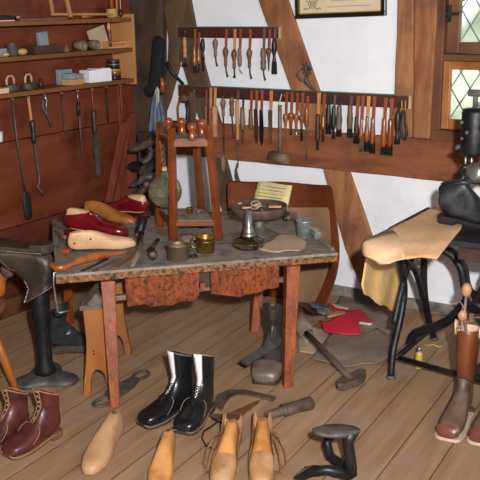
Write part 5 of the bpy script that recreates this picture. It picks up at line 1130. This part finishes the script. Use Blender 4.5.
# hammer, roll and leather scraps
q = [F(x, y, .002) for x, y in ((297, 346), (300, 353), (313, 354), (327, 351), (336, 341), (326, 330), (310, 326), (299, 332))]; sheet(q, 'scrap_tan', 'leather_scrap', 'pale grey-tan leather piece under the roll beside the front bench leg', 'leather', .003, .006)
q = [F(x, y, .002) for x, y in ((340, 296.5), (350, 297), (364, 299), (377, 307), (388, 313), (399, 322), (398, 338), (388, 334), (374, 328), (360, 326), (346, 318), (334, 310))]; sheet(q, 'suede', 'leather_scrap', 'grey-brown suede piece on the floor along the back wall', 'leather', .003, .010)
q = [F(x, y, .012) for x, y in ((311, 359), (317, 352), (323, 345), (329, 337), (345, 333), (362, 334), (378, 329), (388, 338), (397, 349), (392, 352), (388, 360), (376, 365), (362, 366), (352, 369), (338, 367.5), (326, 363.5))]; sheet(q, 'suede', 'leather_scrap', 'large grey-brown suede hide spread on the floor behind the hammer', 'leather', .004, .018, 5.)
q = [F(x, y, .045) for x, y in ((318.5, 321), (325, 322.5), (332, 321.5), (338, 317), (345, 312.5), (353, 311.5), (361, 311), (366, 315), (373, 323), (366, 322), (359, 320.5), (359.5, 327), (360.5, 335), (350, 334.8), (338, 333.5), (324.5, 331.5), (322, 326))]; o = sheet(q, 'red_felt', 'red_felt', 'bright red felt offcut lying on the suede hide', 'felt', .004, .012)
q = [F(x, y, .043) for x, y in ((358, 321), (373, 323.5), (370, 325.5), (359.5, 324))]; sheet(q, 'white_cloth', 'felt_strip', 'white sliver of felt at the right corner of the red felt', 'felt', .003, .002)
q = [F(x, y, .04) for x, y in ((327, 304), (331, 304), (340, 307.5), (347, 310), (344, 313), (334, 311))]; sheet(q, 'red_felt', 'felt_strip', 'small red felt piece with the pale strip behind the large red felt', 'felt', .004, .006)
q = [F(x, y, .055) for x, y in ((331, 303.5), (335, 303.5), (349, 308), (347, 309.5), (336, 307.5))]; sheet(q, 'lining', 'leather_strip', 'narrow pale strip lying on the small red felt piece', 'strip', .003, .003)
q = [F(x, y, .06) for x, y in ((309, 303.5), (314, 303), (330, 308.5), (328, 311), (312, 307.5))]; sheet(q, 'teal', 'leather_strip', 'narrow teal leather strip behind the front right bench leg', 'strip', .003, .006)
q = [F(x, y, .03) for x, y in ((299, 303), (306, 306), (316, 312), (326, 317), (316, 320), (305, 318), (300, 312))]; sheet(q, 'black_leather', 'leather_scrap', 'glossy black leather scrap beside the front right bench leg', 'leather', .004, .03, 9.)
q = [F(x, y, .065) for x, y in ((316, 309), (322, 308.5), (327, 312), (324, 315), (318, 313))]; sheet(q, 'zinc', 'leather_scrap', 'small silvery grey scrap on top of the black leather', 'leather', .003, .004)
q = [F(x, y, .06) for x, y in ((326, 315), (334, 312.5), (345, 312), (346, 314), (335, 317), (328, 318))]; sheet(q, 'wood_pink', 'leather_strip', 'brown leather strip lying between the black scrap and the red felt', 'strip', .003, .004)
t = T('leather_roll', 'grey rolled up leather lying behind the front right bench leg', 'roll', F(300, 338, 0))
a = F(308, 336, .042); b = F(296, 312, .042); dx = (b - a).normalized(); sx = V((-dx.y, dx.x, 0)); rr = [(.043 - .0011 * k, .42 * k) for k in range(30)]
MB().grid([[c_ + sx * (r_ * math.cos(q)) + V((0, 0, r_ * math.sin(q))) for r_, q in rr] for c_ in (a, a.lerp(b, .5), b)]).build('roll', 'suede', t, world=True, solid=.004)
t = T('hammer', 'floor hammer with a long dark handle and rusty wedge head', 'hammer', F(351, 383, 0))
hd_ = F(351, 381, .03)
MB().tube([F(306.5, 332.5, .10), F(330, 357, .062), hd_ + V((0, 0, .01))], [.012, .015, .013], 10).build('handle', 'iron_rust', t, world=True)
q = [F(x, y, .004) for x, y in ((335.5, 388), (343, 382), (352, 378.5), (360, 374.5), (366, 376), (365, 382), (358, 387), (346, 391), (338, 391))]
mb = MB().prism(q, (0, 0, .034)); mb.build('head', 'iron_rust', t, world=True, bevel=.004)
# iron lasts hung on a post in the corner
t = T('corner_post_stand', 'dark upright post in the corner behind the bench carrying iron lasts', 'post', W(152, 262, .30))
pb_ = W(150, 262, .36); pb_.z = 0; zpt = hz(pb_, 132)
MB().beam(pb_, V((pb_.x, pb_.y, zpt)), .06, .06, V((0, 1, 0))).build('post', 'timber_dark', t, world=True, bevel=.004)
mb = MB().box(pb_ + V((0, 0, .015)), (.30, .05, .03)).box(pb_ + V((0, 0, .015)), (.05, .30, .03)); mb.build('foot', 'timber_dark', t, world=True)
LS = [((151, 141), (158, 136), 'iron_rust', .09, 'small rusty round iron piece topmost on the corner post'), ((157, 146), (130, 150), 'iron_rust', .17, 'flat iron sole pointing left, upper one on the corner post'), ((160, 152), (143, 163), 'iron_grey', .15, 'iron foot pointing down left, below the flat iron sole'), ((156, 170), (129, 166), 'iron_black', .16, 'thick dark iron sole pointing left at mid height of the corner post'), ((148, 176), (163, 161), 'iron_grey', .13, 'pale-tipped iron foot pointing up right on the corner post'), ((152, 180), (131, 186), 'iron_grey', .14, 'iron sole pointing left, second from the bottom of the corner post'), ((155, 190), (130, 196), 'iron_rust', .15, 'lowest iron sole on the corner post')]
for i, (h_, t_, m, ln, lb) in enumerate(LS):
    off = .42 + .012 * (i % 3); a = W(*h_, off); b = W(*t_, off + .05); d_ = (b - a).normalized(); ln = (b - a).length
    t = T('iron_last', lb, 'iron last', a, 0, 'iron lasts on the corner post'); upv = V((.15, -.5, .8)); upv = (upv - d_ * upv.dot(d_)).normalized()
    sd_ = d_.cross(upv); k_ = max(ln, .1) * 1.15 / .28
    MB().loft([[a + d_ * (p.y - .03) * k_ + sd_ * p.x * k_ * 1.05 + upv * p.z * k_ * (.62 + .1 * (i % 3)) for p in r_] for r_ in prof(LAST[:11])]).build('foot_form', m, t, world=True, wob=.006, wsc=30)
    MB().tube([a + d_ * .05, a + d_ * .03 - upv * .03, V((pb_.x, pb_.y - .02, a.z - .04))], [.024, .018, .02], 9).build('arm', m, t, world=True)
# ------------------------------------------------------------------ treadle sewing machine
ZM = .70; MX0, MX1 = -1.255, -.30; MY0, MY1 = 3.20, 3.63
sm = T('sewing_machine', 'black cast iron treadle shoe-patching machine with a wooden table by the window', 'sewing machine', ((MX0 + MX1) / 2, (MY0 + MY1) / 2, 0))
MB().box(((MX0 + MX1) / 2, (MY0 + MY1) / 2, ZM - .011), (MX1 - MX0, MY1 - MY0, .022)).build('table_top', 'black_wood', sm, world=True, bevel=.002)
MB().box(((MX0 + MX1) / 2 + .06, (MY0 + MY1) / 2 + .01, ZM - .022 - .03), (MX1 - MX0 - .2, MY1 - MY0 - .05, .06)).build('apron', 'wood_dark', sm, world=True, bevel=.002)
XF = -1.41
def I(pts, r, nm='frame', m='iron_black', flat_=1.): return MB().tube(pts, r, 8, flat=flat_).build(nm, m, sm, world=True)
ff = F(391, 376, .008); zt = ZM - .025
ft = V((XF, 3.40, zt)); rt = V((XF, 3.66, zt)); rf = F(429, 345, .008)
def smooth(pts, n=6):
    o = []; P = [pts[0]] + pts + [pts[-1]]
    for i in range(1, len(P) - 2):
        for k in range(n):
            u = k / n; a, b, c, d = P[i - 1], P[i], P[i + 1], P[i + 2]
            o.append(.5 * ((2 * b) + (c - a) * u + (2 * a - 5 * b + 4 * c - d) * u * u + (3 * b - a - 3 * c + d) * u ** 3))
    return o + [pts[-1]]
def onF(x, y): return onX(x, y, XF)
for xo in (0, .98):
    o_ = V((xo, 0, 0))
    I([p + o_ for p in smooth([V((XF, 3.33, zt)), onF(404, 285), onF(400, 320), V((XF, ff.y + .03, .12)), ff])], .017, 'side_frame')
    I([p + o_ for p in smooth([V((XF, 3.72, zt)), V((XF, 3.70, .5)), V((XF, 3.72, .3)), V((XF, 3.80, .12)), V((XF, 3.88, .008))])], .017, 'side_frame')
    I([p + o_ for p in smooth([V((XF, 3.36, zt - .03)), V((XF, 3.46, .52)), V((XF, 3.60, .42)), V((XF, 3.71, .26))])], .014, 'side_frame')
    I([p + o_ for p in smooth([V((XF, 3.68, zt - .03)), V((XF, 3.58, .52)), V((XF, 3.47, .42)), V((XF, 3.37, .24))])], .014, 'side_frame')
    I([V((XF, 3.31, zt)) + o_, V((XF, 3.73, zt)) + o_], .018, 'side_frame')
    I([V((XF, ff.y + .06, .07)) + o_, V((XF, 3.83, .07)) + o_], .013, 'side_frame')
    MB().lathe([(.024, 0), (.02, .01), (.01, .016)], V((ff.x, ff.y, 0)) + o_, n=12).build('caster', 'iron_grey', sm, world=True); MB().lathe([(.024, 0), (.02, .01), (.01, .016)], V((XF, 3.88, 0)) + o_, n=12).build('caster', 'iron_grey', sm, world=True)
# cross brace at the back
YC = 3.60
def c(x, y): return onY(x, y, YC)
hubp = c(474, 302)
def mir(p): return V((2 * hubp.x - p.x, p.y, p.z))
a1 = smooth([c(411, 343), c(414, 335), c(424, 330), c(440, 325), c(455, 315), c(465, 303), hubp]); a2 = smooth([c(444, 249), c(455, 256), c(463, 270), c(466, 286), hubp])
for q in (a1, a2, [mir(p) for p in a1], [mir(p) for p in a2]): I(q, .036, 'cross_brace', 'iron_black', .6)
I([V((XF, YC, zt - .02)), V((MX1 - .1, YC, zt - .02))], .018, 'cross_brace')
MB().lathe([(.05, -.012), (.055, 0), (.045, .012)], hubp, (0, -1, 0), 20).build('hub', 'iron_black', sm, world=True)
mb = MB(); random.seed(4)
for q in (a1, a2):
    for k in range(len(q) - 1):
        for j in (.25, .75): p = q[k].lerp(q[k + 1], j); mb.ell(p + V((0, -.013, .010)), (.006, .005, .006), 6, 4).ell(p + V((.004, -.015, -.008)), (.006, .005, .006), 6, 4)
mb.build('cast_ornament', 'iron_grey', sm, world=True)
# treadle: rod and lattice plate
I([F(400, 358, .085), F(446, 371, .085), V((MX1 - .1, 3.30, .085))], .012, 'treadle_rod')
pc = F(478, 378, .09); mb = MB(); R = Matrix.Rotation(-.10, 3, 'X') @ Matrix.Rotation(-.06, 3, 'Z')
W_, D_ = .34, .27; pcx = V((pc.x + .12, pc.y + .075, .09))
for k in range(9):
    x = -W_ / 2 + W_ * k / 8; mb.beam(pcx + R @ V((x, -D_ / 2, 0)), pcx + R @ V((x, D_ / 2, 0)), .010, .012)
for k in range(8):
    y = -D_ / 2 + D_ * k / 7; mb.beam(pcx + R @ V((-W_ / 2, y, 0)), pcx + R @ V((W_ / 2, y, 0)), .010, .012)
for k in range(8):
    for j in range(7):
        mb.lathe([(.010, -.005), (.010, .007)], pcx + R @ V((-W_ / 2 + W_ * (k + .5) / 8, -D_ / 2 + D_ * (j + .5) / 7, 0)), R @ V((0, 0, 1)), 6)
mb.build('treadle', 'iron_black', sm, world=True)
# head
YH = 3.47
def hpx(x, y): return onY(x, y, YH)
top = hpx(476, 108); bot = hpx(476, 156); rH = 13 * (top - EYE).length / FPX
MB().lathe([(rH * .7, bot.z - .0), (rH * .98, bot.z + .01), (rH, bot.z + .02), (rH, top.z - .02), (rH * .94, top.z - .004), (rH * .5, top.z)], V((top.x, YH, 0)), n=26).build('head', 'iron_black', sm, world=True)
zk = hpx(474, 93).z
MB().tube([V((top.x - .004, YH, top.z - .005)), V((top.x - .004, YH, zk + .01))], .010, 10).build('screw_stem', 'iron_grey', sm, world=True)
MB().box(V((top.x - .004, YH, zk)), (.062, .022, .028)).build('thumb_screw', 'iron_grey', sm, world=True, bevel=.006)
for x in (465.5, 471.5): MB().tube([hpx(x, 153), hpx(x, 171)], .006, 8).build('needle_bar', 'steel', sm, world=True)
MB().tube([hpx(464, 147), hpx(458, 146.5), hpx(456.5, 149)], [.010, .009, .012], 8).build('side_screw', 'iron_grey', sm, world=True)
for (x, y) in ((466, 121), (471, 131), (466, 137)): MB().lathe([(.008, 0), (.008, .008), (.004, .011)], V((hpx(x, y).x, YH - rH * .85, hpx(x, y).z)), (0, -1, 0), 8).build('screw', 'iron_grey', sm, world=True)
za = (top.z + bot.z) / 2 + .02
MB().tube([V((top.x, YH, za)), V((top.x + .2, YH, za + .03)), V((top.x + .42, YH, za + .02)), V((top.x + .5, YH, za - .06)), V((top.x + .52, YH, ZM + .06)), V((top.x + .52, YH, ZM))], [.045, .045, .055, .065, .07, .10], 16).build('arm', 'iron_black', sm, world=True)
ca = hpx(476, 171)
MB().tube([V((ca.x - .03, YH - .0, ca.z + .0)), V((ca.x + .1, YH, ca.z - .0)), V((top.x + .5, YH, ca.z - .04))], [.022, .032, .05], 14).build('lower_arm', 'iron_black', sm, world=True)
MB().lathe([(.03, -.01), (.042, 0), (.04, .02), (.02, .028)], V((ca.x + .01, YH - .028, ca.z - .002)), (-.2, -1, .25), 20).build('shuttle_cover', 'steel', sm, world=True)
MB().tube([hpx(468, 166), hpx(463, 168), hpx(461, 176), hpx(463, 181)], [.014, .014, .012, .008], 8).build('presser_foot', 'iron_black', sm, world=True)
# hides draped over the left end
def hide(name, lab, m, rows, sub=2, th=.004, jag=0):
    mb = MB().grid(rows); o = mb.build(name, m, None, world=True, solid=th, sub=sub); o.modifiers['sub'].boundary_smooth = 'PRESERVE_CORNERS'; o.modifiers['sub'].subdivision_type = 'SIMPLE'; tag(o, lab, 'leather hide', 'hides on the sewing table'); return o
Fz = lambda l: [F(x, y, z) for x, y, z in l]
hide('leather_hide', 'large tan leather hide lying over the left end of the sewing table', 'hide_tan', [
 Fz([(433, 207, .714), (441, 208, .714), (450, 209, .714), (458, 210, .714), (464, 212, .714)]),
 Fz([(412, 218, .713), (424, 219, .713), (438, 220, .713), (452, 221, .713), (463, 222, .713)]),
 Fz([(392, 227, .713), (408, 231, .713), (425, 233, .713), (444, 233, .713), (461, 229, .713)]),
 Fz([(378, 234, .698), (396, 243, .70), (415, 245, .70), (434, 245, .70), (452, 240, .70)]),
 Fz([(372, 240, .685), (390, 252, .68), (406, 259, .672), (421, 257, .676), (437, 259, .672)])])
Xz = lambda l: [onX(x, y, z) for x, y, z in l]
hide('leather_hide', 'pinkish tan hide folded down at the left corner above the yellow one', 'hide_pink', [
 Fz([(363.5, 241, .705), (368, 238.5, .713), (373, 236, .712), (384, 232, .718), (393, 230.5, .718), (397, 234, .718)]),
 Fz([(361.5, 246, .69), (369, 246, .70), (376, 245, .705), (386, 243, .712), (394, 240, .716), (399, 241, .717)]),
 Fz([(362, 252, .67), (370, 252, .68), (379, 252, .686), (388, 251, .694), (396, 249, .702), (403, 250, .703)]),
 Fz([(364, 256, .66), (371, 257.5, .665), (379, 257.5, .668), (388, 257.5, .672), (397, 256, .682), (405, 257.5, .688)]),
 Fz([(366, 257, .655), (373, 260, .652), (380, 264.5, .642), (389, 264, .652), (396, 261, .668), (404, 259, .684)])], 1)
rows = []
for y, x0, x1, xx in ((252, 367, 404, -1.475), (262, 365, 403.5, -1.49), (274, 363.5, 402.5, -1.50), (285, 361.5, 402, -1.50), (294, 364, 402, -1.50)):
    rows.append([onX(x0 + (x1 - x0) * k / 10, y, xx + .006 * math.sin(k * 1.3 + y * .05)) for k in range(11)])
jg = [295, 296, 299, 303, 305.5, 305, 307, 311, 312.5, 312, 311]; rows.append([onX(365 + 37 * k / 10, jg[k], -1.50 + .006 * math.sin(k * 1.3 + 15)) for k in range(11)])
hide('leather_hide', 'yellow tan hide with a ragged lower edge hanging off the sewing table', 'hide_yellow', rows, 1)
# black boot on the table
a = F(441, 222, .713); b = F(512, 231, .713)
t = T('ankle_boot', 'creased black leather boot lying on the hide on the sewing table', 'boot', V((a.x, a.y, .714)), head(a, b))
boot(t, 'black_leather_dull', s=1.08, w=1.15, sole='black_wood', heel=.05, wob=.012, ext=[(.098, .176, -.014, .135, .070), (.104, .176, -.010, .152, .072), (.112, .170, .004, .160, .066), (.116, .160, .02, .158, .05)], lacing=False, thick=.004)
MB().loft([[V((.03 * w_ * math.cos(q), .06 + .045 * w_ * math.sin(q) + dy, z_)) for q in [2 * PI * k / 14 for k in range(14)]] for z_, w_, dy in ((.12, .8, 0), (.145, .7, .005), (.17, .45, .014), (.195, .22, .022), (.21, .05, .026))]).build('tongue_tab', 'black_leather_dull', t, wob=.004, wsc=20)
# tall brown boots with trees
def riding(hp, tp, lab, topy):
    t, d = place('riding_boot', lab, 'boot', hp, tp, 'brown riding boots'); s = .98
    P = list(BOOT); n = 8; zt_ = hz(F(hp[0], hp[1]), topy) / s
    for k in range(1, n + 1):
        u = k / n; z = .115 + (zt_ - .115) * u
        P.append((.090 + .012 * math.sin(u * 3), .180 + (zt_ - .18) * u + .008 * u, -.007 - .018 * math.sin(u * 2.6), z, .055 + .034 * math.sin(u * 1.7)))
    R = prof(P, s, 1.0)
    MB().loft(R[:12], True, False).build('foot', 'boot_foot', t, sub=1, wob=.004, wsc=20)['label'] = 'dusty grey-brown foot'
    u_ = MB().loft(R[11:], False, False).build('shaft', 'boot_brown', t, sub=1, wob=.003, wsc=12); q = u_.modifiers.new('solid', 'SOLIDIFY'); q.thickness = .004; q.offset = -1; u_.modifiers.move(1, 0)
    MB().loft([[p + (sum(r_, V()) / len(r_) - p) * .07 for p in r_] for r_ in R[-4:]][::-1], False, False).build('lining', 'lining', t, solid=.002)
    MB().loft(prof([(a_ + .002, b_ - .002 + .004, c_ + .004, d_, e_ + .006) for a_, b_, c_, d_, e_ in BOOT[:3]], s, 1.05), True, False).build('toe_cap', 'boot_toe', t, sub=1)
    ol = sole_outline(P, s, 1.05, 0, .005); MB().prism(ol, (0, 0, .012)).build('sole', 'welt', t, bevel=.0015); MB().prism([p for p in ol if p.y < .062 * s], (0, 0, .026)).build('heel', 'sole_dark', t)
    tr_ = R[-1]; n_ = len(tr_)
    for k in (n_ // 4, 3 * n_ // 4):
        p = tr_[k]; sg = 1 if p.x > 0 else -1
        MB().tube([p + V((sg * .003, .012, -.03)), p + V((sg * .005, .010, .012)), p + V((sg * .008, 0, .024)), p + V((sg * .005, -.012, .012)), p + V((sg * .003, -.014, -.03))], .0045, 6).build('pull_loop', 'lining', u_)
    return t, R, s
t, R, s = riding((466, 412), (453, 431), 'tall brown leather riding boot left of the other, with a wooden boot tree', 326)
bpy.context.view_layer.update(); top_c = wm(t) @ (sum(R[-1], V()) / len(R[-1]))
t2, R2, s2 = riding((500, 417), (483, 440), 'tall brown riding boot half hidden by the right picture edge', 328)
bt = T('boot_tree', 'wooden boot tree with two round knobs in the left tall brown boot', 'boot tree', top_c + V((0, 0, -.2)))
def atp(x, y): r_ = ray(x, y); return EYE + r_ * ((top_c - EYE).length)
k1 = atp(466.5, 290); k2 = atp(462.5, 315.5)
MB().ell(k1, (.020, .020, .029), 16, 10).build('knob', 'wood_pink', bt, world=True); MB().ell(k2, (.018, .018, .022), 16, 10).build('knob', 'wood_pink', bt, world=True)
MB().tube([k1, atp(464.5, 312), top_c + V((0, .01, -.12))], .006, 8).build('rod', 'wood_grey', bt, world=True); MB().tube([k2, atp(461.5, 330), top_c + V((.01, -.01, -.14))], .006, 8).build('rod', 'wood_grey', bt, world=True)
MB().tube([atp(450, 302), atp(454, 303.5), atp(460, 301.5), atp(463, 306), atp(462, 312)], .0035, 7).build('hook', 'wood_grey', bt, world=True)
MB().box(atp(471.5, 317.5), (.016, .016, .036)).build('wedge', 'wood_grey', bt, world=True, bevel=.002); MB().tube([atp(471, 318), atp(480, 317), atp(488, 322)], .003, 6).tube([atp(462, 322), atp(471, 322)], .004, 6).build('crosspiece', 'cord_brown', bt, world=True)
bt2 = T('boot_tree', 'wooden boot tree in the boot at the right picture edge', 'boot tree', wm(t2) @ (sum(R2[-1], V()) / len(R2[-1])) + V((0, 0, -.2)))
tc2 = bt2.location + V((0, 0, .2)); MB().ell(tc2 + V((0, 0, .1)), (.02, .02, .029), 16, 10).build('knob', 'wood_pink', bt2, world=True); MB().tube([tc2 + V((0, 0, .08)), tc2 + V((0, 0, -.12))], .006, 8).build('rod', 'wood_grey', bt2, world=True)
# oil bottle
p = F(418.5, 368, 0); t = T('oil_bottle', 'small yellow oil bottle with a metal cap on the floor under the machine', 'bottle', p)
MB().lathe([(.014, 0), (.0165, .003), (.0165, .065), (.012, .078), (.007, .084)], n=16).build('bottle', 'liquid_label', t); MB().lathe([(.009, .082), (.010, .086), (.010, .098), (.006, .102), (.003, .106)], n=14).build('cap', 'steel', t)
tag(MB().tube([F(x, y, .004) for x, y in ((423, 344), (428, 345.5), (433, 344.5), (439, 347), (444, 345))], .003, 6).build('string', 'pot_yellow'), 'thin yellowish string on the floor behind the oil bottle', 'string')
# ------------------------------------------------------------------ camera and light
cd = bpy.data.cameras.new('camera'); co = bpy.data.objects.new('camera', cd); C.objects.link(co)
cd.sensor_width = 36; cd.lens = 36 * FPX / 480; cd.clip_start = .05; co.matrix_world = Matrix.Translation(EYE) @ RM.to_4x4()
bpy.context.scene.camera = co
def area(name, loc, to, size, power, col=(1, 1, 1), sy=None):
    l = bpy.data.lights.new(name, 'AREA'); l.energy = power; l.size = size; l.color = col
    if sy: l.shape = 'RECTANGLE'; l.size_y = sy
    o = bpy.data.objects.new(name, l); C.objects.link(o); o.location = loc; o.rotation_euler = (V(to) - V(loc)).to_track_quat('-Z', 'Y').to_euler()
area('flash', (.16, .02, 1.80), (-2.1, 3.6, .75), .07, 76, (.975, .985, 1)); bpy.data.lights['flash'].spread = math.radians(130)
area('room_fill', (1.7, .6, 1.9), (-1.9, 4.0, .7), 1.3, 34, (.95, .97, 1), 1.1)  # added soft fill light out of view, lifts the walls; no window stands here
sl = bpy.data.lights.new('sun', 'SUN'); sl.energy = 18; sl.angle = .02; so = bpy.data.objects.new('sun', sl); C.objects.link(so); so.rotation_euler = V((.75, -.35, -.8)).to_track_quat('-Z', 'Y').to_euler()
w = bpy.data.worlds.new('sky'); bpy.context.scene.world = w; w.use_nodes = True
w.node_tree.nodes['Background'].inputs[0].default_value = (.93, .97, 1, 1); w.node_tree.nodes['Background'].inputs[1].default_value = .2
vs = bpy.context.scene.view_settings; vs.view_transform = 'Standard'; vs.look = 'None'; vs.gamma = 1; vs.use_curve_mapping = False; vs.exposure = .38
